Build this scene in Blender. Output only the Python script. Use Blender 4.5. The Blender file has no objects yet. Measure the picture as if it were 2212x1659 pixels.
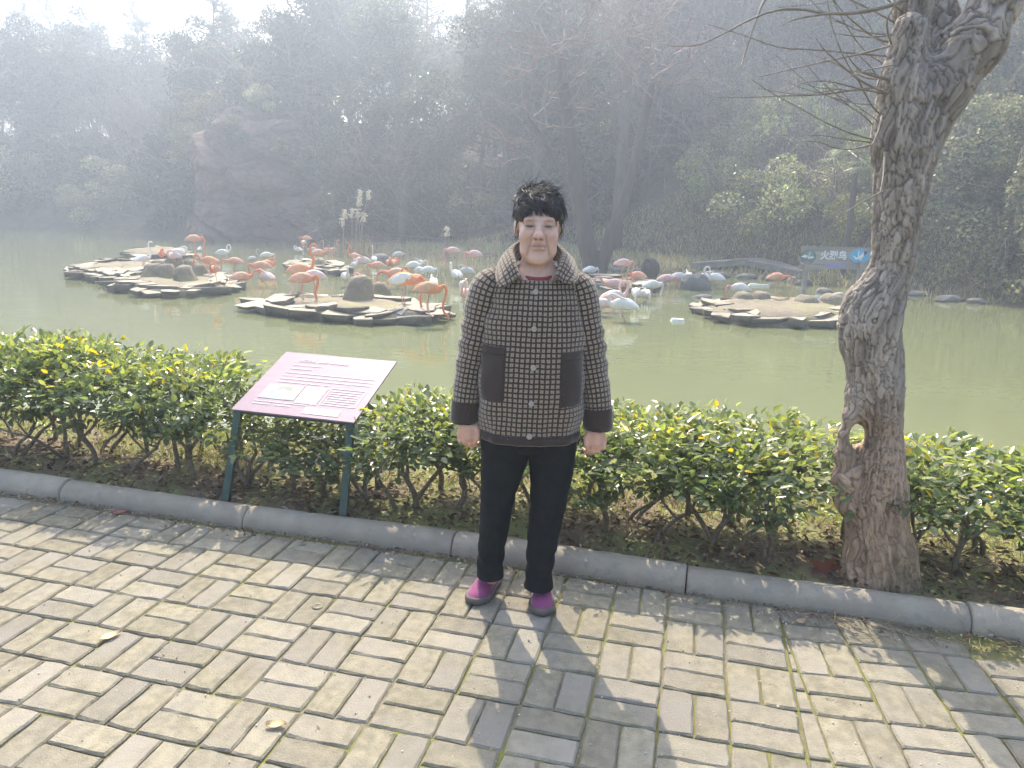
import bpy, math, random
import numpy as np
from mathutils import Vector, Matrix

scene = bpy.context.scene
# ---------------------------------------------------------------- camera
FOC, PITCH, ROLL, EYE = 728.04, 0.23669, 0.023827, 1.497
cp_, sp_, cr_, sr_ = math.cos(PITCH), math.sin(PITCH), math.cos(ROLL), math.sin(ROLL)
FWD = np.array([0, cp_, -sp_]); UPV = np.array([0, sp_, cp_]); RTV = np.array([1., 0, 0])
CAM = np.array([0, 0, EYE])
cam_data = bpy.data.cameras.new('camera'); cam = bpy.data.objects.new('camera', cam_data)
scene.collection.objects.link(cam); scene.camera = cam
cam_data.sensor_width = 36.0; cam_data.lens = FOC / 1024 * 36
cam_data.clip_start = 0.05; cam_data.clip_end = 1000
_R = RTV * cr_ + UPV * sr_; _U = UPV * cr_ - RTV * sr_; _B = -FWD
cam.matrix_world = Matrix(((_R[0], _U[0], _B[0], 0), (_R[1], _U[1], _B[1], 0), (_R[2], _U[2], _B[2], EYE), (0, 0, 0, 1)))
# ---------------------------------------------------------------- sky and sun
SUN_EL = math.radians(48.5); SUN_AZ = math.radians(-9.5)          # azimuth from +Y towards +X
sunv = Vector((math.sin(SUN_AZ) * math.cos(SUN_EL), math.cos(SUN_AZ) * math.cos(SUN_EL), math.sin(SUN_EL)))
world = bpy.data.worlds.new('World'); scene.world = world; world.use_nodes = True
wn = world.node_tree.nodes; wl = world.node_tree.links
for n in list(wn): wn.remove(n)
sky = wn.new('ShaderNodeTexSky'); sky.sky_type = 'NISHITA'; sky.sun_disc = False
sky.sun_elevation = SUN_EL; sky.sun_rotation = SUN_AZ; sky.air_density = 1.3; sky.dust_density = 3.5; sky.ozone_density = 1.0
bg = wn.new('ShaderNodeBackground'); bg.inputs['Strength'].default_value = 0.15
wo = wn.new('ShaderNodeOutputWorld'); wl.new(sky.outputs[0], bg.inputs[0]); wl.new(bg.outputs[0], wo.inputs[0])
sd = bpy.data.lights.new('sun', 'SUN'); sd.energy = 3.0; sd.angle = math.radians(0.6); sd.color = (1.0, 0.89, 0.70)
sun = bpy.data.objects.new('sun', sd); scene.collection.objects.link(sun)
sun.rotation_euler = sunv.to_track_quat('Z', 'Y').to_euler()
HAZE_DENSITY = 0.0100
vs = scene.view_settings; vs.view_transform = 'Standard'; vs.look = 'None'; vs.exposure = 1.82; vs.gamma = 1.0; vs.use_curve_mapping = False
cy = scene.cycles
cy.use_denoising = True; cy.max_bounces = 5; cy.diffuse_bounces = 3; cy.glossy_bounces = 3; cy.transmission_bounces = 3
cy.transparent_max_bounces = 6; cy.volume_bounces = 0; cy.sample_clamp_indirect = 6.0; cy.caustics_reflective = False; cy.caustics_refractive = False
cy.use_adaptive_sampling = True; cy.adaptive_threshold = 0.03

# ---------------------------------------------------------------- helpers
rng = np.random.default_rng(11); random.seed(11)
K = 1024 / 2212.0                      # photograph measured at 2212 px wide

def ray(x, y):
    a, b = x * K - 512, y * K - 384
    u = a * cr_ + b * sr_; v = -a * sr_ + b * cr_
    return FWD + RTV * u / FOC - UPV * v / FOC
def onz(x, y, z=0.0):                  # where the sight line meets the level z
    r = ray(x, y); return CAM + r * ((z - EYE) / r[2])
def ony(x, y, Y):                      # where it meets the depth Y
    r = ray(x, y); return CAM + r * (Y / r[1])

def _hash(ix, iy, iz):
    n = (ix * 374761393 + iy * 668265263 + iz * 2147483647 * 7 + 974711) & 0xffffffff
    n = ((n ^ (n >> 13)) * 1274126177) & 0xffffffff
    n = ((n ^ (n >> 16)) * 2246822519) & 0xffffffff
    return ((n ^ (n >> 15)) & 0xffffff) / float(0x1000000)
def vnoise(p):
    p = np.asarray(p, float); i = np.floor(p).astype(np.int64); f = p - i; f = f * f * (3 - 2 * f)
    x, y, z = i[..., 0], i[..., 1], i[..., 2]; r = 0
    for dx in (0, 1):
        wx = f[..., 0] if dx else 1 - f[..., 0]
        for dy in (0, 1):
            wy = f[..., 1] if dy else 1 - f[..., 1]
            for dz in (0, 1):
                wz = f[..., 2] if dz else 1 - f[..., 2]
                r = r + wx * wy * wz * _hash(x + dx, y + dy, z + dz)
    return r * 2 - 1
def fbm(p, o=4):
    p = np.asarray(p, float); a = 1.0; s = 0; t = 0
    for k in range(o): s = s + a * vnoise(p * 2 ** k + 17.3 * k); t += a; a *= .5
    return s / t
def worley(p):                          # p (n,2): F1, F2
    i = np.floor(p).astype(np.int64); f1 = np.full(len(p), 9.0); f2 = f1.copy(); cid = np.zeros(len(p))
    for dx in (-1, 0, 1):
        for dy in (-1, 0, 1):
            cx, cyy = i[:, 0] + dx, i[:, 1] + dy
            px = cx + _hash(cx, cyy, 1 + 0 * cx); py = cyy + _hash(cx, cyy, 2 + 0 * cx)
            d = np.hypot(px - p[:, 0], py - p[:, 1])
            m = d < f1; f2 = np.where(m, f1, np.minimum(f2, d)); cid = np.where(m, _hash(cx, cyy, 5 + 0 * cx), cid); f1 = np.where(m, d, f1)
    return f1, f2, cid

class MB:
    """collects vertices and faces of ONE mesh"""
    def __init__(s): s.v = []; s.f = []; s.c = []; s.n = 0; s.hascol = False; s.uv = []; s.m = []
    def add(s, v, f, col=None, uv=None, mi=0):
        v = np.asarray(v, float).reshape(-1, 3)
        for a in (f if isinstance(f, list) else [f]):
            a = np.asarray(a, np.int64)
            if a.size: s.f.append(a + s.n); s.m.append(np.full(len(a), mi))
        s.v.append(v); s.n += len(v)
        if col is None: s.c.append(np.ones((len(v), 3)))
        else:
            s.hascol = True; c = np.asarray(col, float); s.c.append(np.broadcast_to(c, (len(v), 3)).copy())
        s.uv.append(np.zeros((len(v), 2)) if uv is None else np.asarray(uv, float))
        return s
    def mesh(s, name, mats, smooth=True, uv=False):
        me = bpy.data.meshes.new(name)
        v = np.concatenate(s.v).astype(np.float32); nf = sum(len(a) for a in s.f)
        tot = np.concatenate([np.full(len(a), a.shape[1]) for a in s.f]).astype(np.int32)
        idx = np.concatenate([a.ravel() for a in s.f]).astype(np.int32)
        st = np.concatenate([[0], np.cumsum(tot)[:-1]]).astype(np.int32)
        me.vertices.add(len(v)); me.vertices.foreach_set('co', v.ravel())
        me.loops.add(len(idx)); me.loops.foreach_set('vertex_index', idx)
        me.polygons.add(nf); me.polygons.foreach_set('loop_start', st); me.polygons.foreach_set('loop_total', tot)
        me.polygons.foreach_set('use_smooth', np.full(nf, smooth))
        for m in (mats if isinstance(mats, (list, tuple)) else [mats]): me.materials.append(m)
        me.polygons.foreach_set('material_index', np.concatenate(s.m).astype(np.int32))
        if s.hascol:
            a = me.attributes.new('Col', 'FLOAT_COLOR', 'POINT')
            c = np.concatenate(s.c); a.data.foreach_set('color', np.concatenate([c, np.ones((len(c), 1))], 1).astype(np.float32).ravel())
        if uv:
            a = me.attributes.new('pat', 'FLOAT_VECTOR', 'POINT'); c = np.concatenate(s.uv)
            a.data.foreach_set('vector', np.concatenate([c, np.zeros((len(c), 1))], 1).astype(np.float32).ravel())
        me.update(calc_edges=True); me.validate()
        return me
    def build(s, name, mats, parent=None, smooth=True, uv=False, **tags):
        return link(name, s.mesh(name, mats, smooth, uv), parent, **tags)

def link(name, me, parent=None, loc=None, rot=None, scale=None, **tags):
    o = bpy.data.objects.new(name, me); scene.collection.objects.link(o)
    if parent is not None: o.parent = parent
    if loc is not None: o.location = loc
    if rot is not None: o.rotation_euler = rot
    if scale is not None: o.scale = scale if hasattr(scale, '__len__') else (scale,) * 3
    for k, val in tags.items():
        if val is not None: o[{'cat': 'category'}.get(k, k)] = val
    return o
def thing(name, label, cat, loc=(0, 0, 0), rz=0.0, group=None, scale=None):
    return link(name, None, None, loc, (0, 0, rz), scale, label=label, cat=cat, group=group)
def dup(root, label=None, loc=None, rot=None, scale=None, group=None):
    r = root.copy(); scene.collection.objects.link(r)
    if label: r['label'] = label
    if group: r['group'] = group
    if loc is not None: r.location = loc
    if rot is not None: r.rotation_euler = rot
    if scale is not None: r.scale = scale if hasattr(scale, '__len__') else (scale,) * 3
    for ch in list(root.children):
        c = ch.copy(); scene.collection.objects.link(c); c.parent = r
        for g in list(ch.children):
            d = g.copy(); scene.collection.objects.link(d); d.parent = c
    return r

def grid_faces(nu, nv, wrap_u=False, off=0):       # vertices indexed v*nu+u
    u = np.arange(nu if wrap_u else nu - 1); v = np.arange(nv - 1)
    U, V = np.meshgrid(u, v); U2 = (U + 1) % nu
    return np.stack([V * nu + U, V * nu + U2, (V + 1) * nu + U2, (V + 1) * nu + U], -1).reshape(-1, 4) + off
def smooth_path(pts, n):
    """Catmull-Rom through pts (k,d) resampled to n"""
    P = np.asarray(pts, float); k = len(P); E = np.vstack([2 * P[0] - P[1], P, 2 * P[-1] - P[-2]])
    t = np.linspace(0, k - 1 - 1e-9, n); i = t.astype(int); f = (t - i)[:, None]
    a, b, c, d = E[i], E[i + 1], E[i + 2], E[i + 3]
    return .5 * ((2 * b) + (-a + c) * f + (2 * a - 5 * b + 4 * c - d) * f ** 2 + (-a + 3 * b - 3 * c + d) * f ** 3)
def tube(path, rad, seg=8, cap=True, up=(0.13, 0.2, 1.0), wob=None):
    """sweep; rad (n,) or (n,2)"""
    P = np.asarray(path, float); n = len(P); R = np.asarray(rad, float)
    if R.ndim == 0: R = np.full(n, float(R))
    if R.ndim == 1: R = np.stack([R, R], 1)
    T = np.gradient(P, axis=0); T /= np.linalg.norm(T, axis=1, keepdims=True) + 1e-12
    u = np.array(up, float); u = u - T[0] * (u @ T[0])
    if np.linalg.norm(u) < 1e-3: u = np.array([1., 0, 0]) - T[0] * T[0][0]
    u /= np.linalg.norm(u); a = np.arange(seg) / seg * 2 * np.pi; V = []
    for i in range(n):
        u = u - T[i] * (u @ T[i]); u /= np.linalg.norm(u) + 1e-12; w = np.cross(T[i], u)
        r1, r2 = R[i]
        k = 1.0 if wob is None else wob[i]
        V.append(P[i] + (np.cos(a) * r1 * k)[:, None] * w + (np.sin(a) * r2 * k)[:, None] * u)
    V = np.concatenate(V); F = [grid_faces(seg, n, True)]
    if cap:
        V = np.vstack([V, P[0], P[-1]]); s = np.arange(seg); s2 = (s + 1) % seg
        F.append(np.stack([np.full(seg, n * seg), s2, s], 1)); F.append(np.stack([np.full(seg, n * seg + 1), (n - 1) * seg + s, (n - 1) * seg + s2], 1))
    return V, F
def box(c, h, rot=None):
    c = np.array(c, float); h = np.array(h, float)
    s = np.array([[-1, -1, -1], [1, -1, -1], [1, 1, -1], [-1, 1, -1], [-1, -1, 1], [1, -1, 1], [1, 1, 1], [-1, 1, 1]]) * h
    if rot is not None: s = s @ np.array(rot).T
    return s + c, np.array([[0, 3, 2, 1], [4, 5, 6, 7], [0, 1, 5, 4], [1, 2, 6, 5], [2, 3, 7, 6], [3, 0, 4, 7]])
def rotz(a): c, s = math.cos(a), math.sin(a); return np.array([[c, -s, 0], [s, c, 0], [0, 0, 1]])
def rotx(a): c, s = math.cos(a), math.sin(a); return np.array([[1, 0, 0], [0, c, -s], [0, s, c]])
def roty(a): c, s = math.cos(a), math.sin(a); return np.array([[c, 0, s], [0, 1, 0], [-s, 0, c]])
def prism(poly, z0, z1, bev=0.01):
    """upright prism from a CCW outline (n,2) with a bevelled top"""
    P = np.asarray(poly, float); n = len(P); c = P.mean(0)
    d = P - c; L = np.linalg.norm(d, axis=1, keepdims=True); In = c + d * np.clip(1 - bev * 1.4 / L, .05, 1)
    V = np.vstack([np.c_[P, np.full(n, z0)], np.c_[P, np.full(n, z1 - bev)], np.c_[In, np.full(n, z1)]])
    F = [grid_faces(n, 3, True), np.arange(2 * n, 3 * n)[None, :]]
    return V, F
def icosphere(sub):
    import bmesh
    bm = bmesh.new(); bmesh.ops.create_icosphere(bm, subdivisions=sub, radius=1)
    v = np.array([x.co[:] for x in bm.verts]); f = np.array([[q.index for q in x.verts] for x in bm.faces]); bm.free(); return v, f
ICO = {k: icosphere(k) for k in (1, 2, 3, 4)}
def leaves(cen, size, aspect=.45, nrm=None, spread=1.0, fold=0.0, dirs=None, r=rng):
    """diamond leaves at cen (n,3); returns V,F (4 verts each)"""
    n = len(cen); size = np.broadcast_to(np.asarray(size, float), (n,))[:, None]
    a = r.normal(size=(n, 3)) if dirs is None else dirs + spread * r.normal(size=(n, 3))
    a /= np.linalg.norm(a, axis=1, keepdims=True) + 1e-9
    q = r.normal(size=(n, 3)) if nrm is None else nrm + spread * .6 * r.normal(size=(n, 3))
    b = np.cross(a, q); b /= np.linalg.norm(b, axis=1, keepdims=True) + 1e-9; c = np.cross(a, b)
    V = np.stack([cen - a * size * .5, cen + b * size * aspect * .5 - c * size * fold, cen + a * size * .5, cen - b * size * aspect * .5 - c * size * fold], 1).reshape(-1, 3)
    F = np.arange(4 * n).reshape(n, 4)
    return V, F

# ---- signed distance fields -> surface nets
class Field:
    def __init__(s, lo, hi, h):
        s.lo = np.array(lo, float); s.h = h; s.n = np.ceil((np.array(hi) - s.lo) / h).astype(int) + 1
        s.D = np.full(s.n, 9.0, np.float32)
    def _sub(s, lo, hi):
        a = np.clip(np.floor((np.array(lo) - s.lo) / s.h).astype(int), 0, s.n); b = np.clip(np.ceil((np.array(hi) - s.lo) / s.h).astype(int) + 1, 0, s.n)
        if np.any(b <= a): return None, None
        g = [s.lo[k] + np.arange(a[k], b[k]) * s.h for k in range(3)]
        X, Y, Z = np.meshgrid(*g, indexing='ij'); return tuple(slice(a[k], b[k]) for k in range(3)), np.stack([X, Y, Z], -1)
    def op(s, fn, lo, hi, k=.01, sub=False):
        m = k + 3 * s.h; sl, P = s._sub(np.array(lo) - m, np.array(hi) + m)
        if sl is None: return s
        b = fn(P); a = s.D[sl]
        if sub: b = -b; h = np.clip(.5 - .5 * (b - a) / k, 0, 1); s.D[sl] = a + (b - a) * (1 - h) + k * h * (1 - h) if False else np.maximum(a, b) + k * .25 * np.clip(1 - np.abs(a - b) / k, 0, 1) ** 2
        else: s.D[sl] = np.minimum(a, b) - k * .25 * np.clip(1 - np.abs(a - b) / k, 0, 1) ** 2
        return s
    def ell(s, c, r, k=.01, rot=None, sub=False):
        c = np.array(c, float); r = np.array(r, float); R = None if rot is None else np.array(rot); m = r.max() if R is not None else r
        def fn(P):
            q = P - c
            if R is not None: q = q @ R
            a = np.linalg.norm(q / r, axis=-1); b = np.linalg.norm(q / (r * r), axis=-1)
            return a * (a - 1) / np.maximum(b, 1e-6)
        return s.op(fn, c - m, c + m, k, sub)
    def cap(s, a, b, ra, rb=None, k=.01, sub=False, flat=None):
        a = np.array(a, float); b = np.array(b, float); rb = ra if rb is None else rb; m = max(ra, rb); d = b - a; L = d @ d
        def fn(P):
            q = P - a; t = np.clip(q @ d / L, 0, 1); w = q - t[..., None] * d
            return np.linalg.norm(w, axis=-1) - (ra + (rb - ra) * t)
        return s.op(fn, np.minimum(a, b) - m, np.maximum(a, b) + m, k, sub)
    def chain(s, pts, rad, k=.01, sub=False):
        for i in range(len(pts) - 1): s.cap(pts[i], pts[i + 1], rad[i], rad[i + 1], k, sub)
        return s
    def mesh(s, smooth=1):
        D = s.D; ins = D < 0; n = s.n
        c = [ins[i:n[0] - 1 + i, j:n[1] - 1 + j, k:n[2] - 1 + k] for i in (0, 1) for j in (0, 1) for k in (0, 1)]
        tot = sum(x.astype(np.int8) for x in c); act = np.argwhere((tot > 0) & (tot < 8))
        idx = -np.ones(n - 1, np.int64); idx[tuple(act.T)] = np.arange(len(act))
        V = np.zeros((len(act), 3)); W = np.zeros(len(act))
        cor = [(i, j, k) for i in (0, 1) for j in (0, 1) for k in (0, 1)]
        val = {q: D[act[:, 0] + q[0], act[:, 1] + q[1], act[:, 2] + q[2]].astype(float) for q in cor}
        for q in cor:
            for ax in range(3):
                if q[ax]: continue
                p = list(q); p[ax] = 1; p = tuple(p); A, B = val[q], val[p]; m = (A < 0) != (B < 0)
                t = np.where(m, A / np.where(m, A - B, 1), 0); pos = np.array(q, float)[None] + t[:, None] * (np.array(p) - np.array(q))[None]
                V[m] += pos[m]; W[m] += 1
        V = (V / W[:, None] + act) * s.h + s.lo; F = []
        for ax in range(3):
            o1, o2 = [(1, 2), (2, 0), (0, 1)][ax]
            sl = [slice(None)] * 3; sh = [slice(None)] * 3; sl[ax] = slice(0, n[ax] - 1); sh[ax] = slice(1, n[ax])
            A, B = ins[tuple(sl)], ins[tuple(sh)]
            for flip, m in ((False, A & ~B), (True, ~A & B)):
                e = np.argwhere(m); ok = (e[:, o1] > 0) & (e[:, o2] > 0) & (e[:, o1] < n[o1] - 1) & (e[:, o2] < n[o2] - 1); e = e[ok]
                def at(d1, d2): q = e.copy(); q[:, o1] -= d1; q[:, o2] -= d2; return idx[tuple(q.T)]
                f = np.stack([at(0, 0), at(1, 0), at(1, 1), at(0, 1)], 1); F.append(f[:, ::-1] if flip else f)
        F = np.concatenate(F)
        for _ in range(smooth):
            S = np.zeros_like(V); Cn = np.zeros(len(V))
            for a, b in ((0, 1), (1, 2), (2, 3), (3, 0)):
                np.add.at(S, F[:, a], V[F[:, b]]); np.add.at(S, F[:, b], V[F[:, a]]); np.add.at(Cn, F[:, a], 1); np.add.at(Cn, F[:, b], 1)
            V = V * .45 + .55 * S / np.maximum(Cn, 1)[:, None]
        return V, F
def vnormals(V, F):
    N = np.zeros_like(V); fn = np.cross(V[F[:, 2]] - V[F[:, 0]], V[F[:, -1]] - V[F[:, 1]])
    for k in range(F.shape[1]): np.add.at(N, F[:, k], fn)
    return N / (np.linalg.norm(N, axis=1, keepdims=True) + 1e-12)

# ---- materials
MATS = {}
def mat(name, col=(.5, .5, .5), col2=None, rough=.8, scale=5.0, detail=5.0, bump=0.0, bscale=None, bdist=.01, transl=0.0, spec=.5, attr=False, rnd=0.0,
        coord='Object', stretch=(1, 1, 1), col3=None, scale3=1.0, lo3=.45, hi3=.6, lo=.35, hi=.65, tcol=None, coat=0.0, sheen=0.0, sss=0.0, metal=0.0):
    if name in MATS: return MATS[name]
    m = bpy.data.materials.new(name); m.use_nodes = True; nt = m.node_tree; N = nt.nodes; L = nt.links
    b = N['Principled BSDF']; out = N['Material Output']
    b.inputs['Roughness'].default_value = rough; b.inputs['Specular IOR Level'].default_value = spec; b.inputs['Metallic'].default_value = metal
    if coat: b.inputs['Coat Weight'].default_value = coat; b.inputs['Coat Roughness'].default_value = .15
    if sheen: b.inputs['Sheen Weight'].default_value = sheen; b.inputs['Sheen Roughness'].default_value = .4
    if sss: b.inputs['Subsurface Weight'].default_value = sss; b.inputs['Subsurface Scale'].default_value = .01; b.inputs['Subsurface Radius'].default_value = (1, .4, .25)
    tc = N.new('ShaderNodeTexCoord'); mp = N.new('ShaderNodeMapping'); mp.inputs['Scale'].default_value = stretch
    if coord == 'World':
        g = N.new('ShaderNodeNewGeometry'); L.new(g.outputs['Position'], mp.inputs[0])
    elif coord == 'pat':
        at = N.new('ShaderNodeAttribute'); at.attribute_name = 'pat'; L.new(at.outputs['Vector'], mp.inputs[0])
    else: L.new(tc.outputs[coord], mp.inputs[0])
    oi = N.new('ShaderNodeObjectInfo')
    add = N.new('ShaderNodeVectorMath'); add.operation = 'MULTIPLY_ADD'; add.inputs[1].default_value = (1, 1, 1)
    cb = N.new('ShaderNodeCombineXYZ'); ml = N.new('ShaderNodeMath'); ml.operation = 'MULTIPLY'; ml.inputs[1].default_value = 37.0 if rnd else 0.0
    L.new(oi.outputs['Random'], ml.inputs[0]); L.new(ml.outputs[0], cb.inputs[0]); L.new(ml.outputs[0], cb.inputs[2])
    L.new(mp.outputs[0], add.inputs[0]); L.new(cb.outputs[0], add.inputs[2]); vec = add.outputs[0]
    def noise(sc, det=detail):
        n = N.new('ShaderNodeTexNoise'); n.inputs['Scale'].default_value = sc; n.inputs['Detail'].default_value = det; L.new(vec, n.inputs['Vector']); return n.outputs['Fac']
    def ramp(f, a, bb):
        r = N.new('ShaderNodeMapRange'); r.inputs['From Min'].default_value = a; r.inputs['From Max'].default_value = bb; L.new(f, r.inputs['Value']); return r.outputs[0]
    def mix(f, a, bb, mode='MIX'):
        x = N.new('ShaderNodeMix'); x.data_type = 'RGBA'; x.blend_type = mode
        if isinstance(f, float): x.inputs[0].default_value = f
        else: L.new(f, x.inputs[0])
        for k, s in ((6, a), (7, bb)):
            if isinstance(s, tuple): x.inputs[k].default_value = (*s, 1)
            else: L.new(s, x.inputs[k])
        return x.outputs[2]
    c = col
    if col2 is not None: c = mix(ramp(noise(scale), lo, hi), col, col2)
    if col3 is not None: c = mix(ramp(noise(scale3, 4.0), lo3, hi3), c, col3)
    if attr:
        a = N.new('ShaderNodeAttribute'); a.attribute_name = 'Col'
        c = mix(1.0, c, a.outputs['Color'], 'MULTIPLY')
    if rnd:
        r = N.new('ShaderNodeMapRange'); r.inputs['To Min'].default_value = 1 - rnd; r.inputs['To Max'].default_value = 1 + rnd; L.new(oi.outputs['Random'], r.inputs['Value'])
        hs = N.new('ShaderNodeHueSaturation'); L.new(r.outputs[0], hs.inputs['Value'])
        if isinstance(c, tuple): hs.inputs['Color'].default_value = (*c, 1)
        else: L.new(c, hs.inputs['Color'])
        c = hs.outputs[0]
    if isinstance(c, tuple): b.inputs['Base Color'].default_value = (*c, 1)
    else: L.new(c, b.inputs['Base Color'])
    if bump:
        bp = N.new('ShaderNodeBump'); bp.inputs['Strength'].default_value = bump; bp.inputs['Distance'].default_value = bdist
        L.new(noise(bscale or scale * 3, 6.0), bp.inputs['Height']); L.new(bp.outputs[0], b.inputs['Normal'])
    if transl:
        t = N.new('ShaderNodeBsdfTranslucent'); ms = N.new('ShaderNodeMixShader'); ms.inputs[0].default_value = transl
        if tcol: t.inputs[0].default_value = (*tcol, 1)
        if tcol and attr: L.new(mix(1.0, tcol, a.outputs['Color'], 'MULTIPLY'), t.inputs[0])
        elif not tcol and not isinstance(c, tuple): L.new(c, t.inputs[0])
        elif not tcol: t.inputs[0].default_value = (*c, 1)
        L.new(b.outputs[0], ms.inputs[1]); L.new(t.outputs[0], ms.inputs[2]); L.new(ms.outputs[0], out.inputs[0])
    MATS[name] = m; return m

# ================================================================ SETTING
WATER_Z = -0.45
CELL = .21
KB = np.array([(-7.9, 4.87), (-6.55, 4.53), (-5.5, 4.26), (-4.4, 3.99), (-3.345, 3.725), (-2.287, 3.454), (-1.255, 3.18), (-.25, 2.948), (.722, 2.674), (1.731, 2.43), (2.75, 2.17), (3.78, 1.91), (4.8, 1.65), (5.9, 1.38)])
KS = np.r_[0, np.cumsum(np.linalg.norm(np.diff(KB, axis=0), axis=1))]
def kerb_pt(s, t):                    # s along, t behind the kerb's foot
    s = np.asarray(s, float); x = np.interp(s, KS, KB[:, 0]); y = np.interp(s, KS, KB[:, 1])
    tx = np.interp(s + .3, KS, KB[:, 0]) - np.interp(s - .3, KS, KB[:, 0]); ty = np.interp(s + .3, KS, KB[:, 1]) - np.interp(s - .3, KS, KB[:, 1])
    L = np.hypot(tx, ty); return np.stack([x - ty / L * t, y + tx / L * t], -1)
def s_of_x(x): return float(np.interp(x, KB[:, 0], KS))

# ---- paving: a bed of sand and moss, and every brick
M_joint = mat('joint_sand', (.13, .115, .07), (.2, .18, .12), scale=90, rough=.95, bump=.9, bscale=240, bdist=.006, col3=(.17, .17, .035), scale3=2.2, lo3=.42, hi3=.6)
M_brick = mat('paving_brick', (.258, .232, .168), (.175, .157, .113), scale=28, detail=8, rough=.88, bump=.9, bscale=170, bdist=.004, rnd=.15, col3=(.235, .215, .185), scale3=2.3, lo3=.42, hi3=.7, spec=.3)
mb = MB(); gx, gy_ = np.linspace(-7, 7, 141), np.linspace(-3, 5.3, 84); GX, GY = np.meshgrid(gx, gy_)
GZ = -.0085 + .004 * fbm(np.stack([GX * 4, GY * 4, 0 * GX], -1), 3)
kf = np.interp(GX, KB[:, 0], KB[:, 1]); GZ = np.where(GY > kf + .25, -.3, GZ)
mb.add(np.stack([GX, GY, GZ], -1).reshape(-1, 3), grid_faces(141, 84))
paving = mb.build('pavement', M_joint, kind='structure')
def brick_mesh(lx, ly, seed):
    r = np.random.default_rng(seed); n = 5
    t = np.linspace(-1, 1, n); e = []
    for (x0, y0, x1, y1) in ((-1, -1, 1, -1), (1, -1, 1, 1), (1, 1, -1, 1), (-1, 1, -1, -1)):
        k = 4 if x0 != x1 else 3
        for q in np.arange(k) / k: e.append((x0 + (x1 - x0) * q, y0 + (y1 - y0) * q))
    e = np.array(e); corner = np.abs(np.abs(e).sum(1) - 2) < 1e-6
    P = e * [lx / 2, ly / 2]; P *= np.where(corner, 1 - .012 - .02 * r.random(len(e)), 1)[:, None]; P += r.normal(0, .0011, P.shape)
    In = P - np.sign(e) * (np.abs(e) > .99) * (.0045 + .003 * r.random(P.shape)); k = len(P)
    V = np.vstack([np.c_[P * 1.005, np.full(k, -.03)], np.c_[P, np.full(k, -.006)], np.c_[In, r.normal(0, .0006, k)]])
    return V, [grid_faces(k, 3, True), np.arange(2 * k, 3 * k)[None]]
BV = [brick_mesh(.2025, .1002, 40 + k) for k in range(8)]
spots = []
GL = (np.array([-7.30007 * CELL, 12.23257 * CELL]), -.240706); GR = (np.array([1.024, 2.366]), -.149)
def gpt(G, i, j): c, s = math.cos(G[1]), math.sin(G[1]); return G[0] + CELL * np.array([i * c + j * s, i * s - j * c])
for G, i0, i1, j0, j1 in ((GL, -14, 12, -6, 10), (GR, 0, 14, -6, 10)):
    for i in range(i0, i1):
        for j in range(j0, j1):
            for h in (0, 1):
                if (i + j) % 2 == 0: p = gpt(G, i + .25 + .5 * h, j + .5); a = G[1] + math.pi / 2
                else: p = gpt(G, i + .5, j + .25 + .5 * h); a = G[1]
                if p[1] > np.interp(p[0], KB[:, 0], KB[:, 1]) - (.055 if (i + j) % 2 else .075): continue
                spots.append((p, a))
def visible(p):
    w = np.array([p[0], p[1], 0]) - CAM; d = w @ FWD
    if d < .2: return 0
    u, v = FOC * (w @ RTV) / d, -FOC * (w @ UPV) / d
    return 1 / d ** 3 if abs(u) < 545 and v < 420 else 0
spots.sort(key=lambda q: -visible(q[0]))
rb = np.random.default_rng(5); bmeshes = []
for v, f in BV: q = MB(); q.add(v, f); bmeshes.append(q.mesh('brick', M_brick, smooth=False))
rest = MB()
for k, (p, a) in enumerate(spots):
    z = .001 + rb.normal(0, .0011); rx, ry, rz = rb.normal(0, .004), rb.normal(0, .005), a + rb.normal(0, .008) + (math.pi if rb.random() < .5 else 0)
    px, py = p + rb.normal(0, .0012, 2)
    if k < 290: link('brick', bmeshes[k % 8], paving, (px, py, z), (rx, ry, rz))
    else:
        v, f = BV[k % 8]; rest.add(v @ rotz(rz).T + [px, py, z], f)
rest.build('far_bricks', M_brick, paving, smooth=False, kind='stuff')
# cut bricks in the wedge between the two laying directions
for j in range(-5, 9):
    for h in (0, 1):
        if h and j % 3 == 0: continue
        y0, y1 = (j, j + 1) if j % 3 == 0 else (j + .5 * h, j + .5 * h + .5)
        a, b, c, d = gpt(GL, 12, y0), gpt(GL, 12, y1), gpt(GR, 0, y1 + 1.95), gpt(GR, 0, y0 + 1.95)
        q = np.array([a, b, c, d]); wd = (d[0] - a[0] + c[0] - b[0]) / 2
        if wd < .014 or a[1] > np.interp(a[0], KB[:, 0], KB[:, 1]) - .03: continue
        cen = q.mean(0); ui = min(.4, .005 / wd); vi = .006 / (CELL * (y1 - y0)); bil = lambda u, v: (a * (1 - v) + b * v) * (1 - u) + (d * (1 - v) + c * v) * u
        poly = [bil(ui, vi), bil(ui, 1 - vi), bil(1 - ui, 1 - vi), bil(1 - ui, vi)]
        m_ = MB(); v, f = prism(np.array(poly) - cen, -.03, 0, .004); m_.add(v, f); m_.build('cut_brick', M_brick, paving, smooth=False).location = (cen[0], cen[1], .001)

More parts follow.
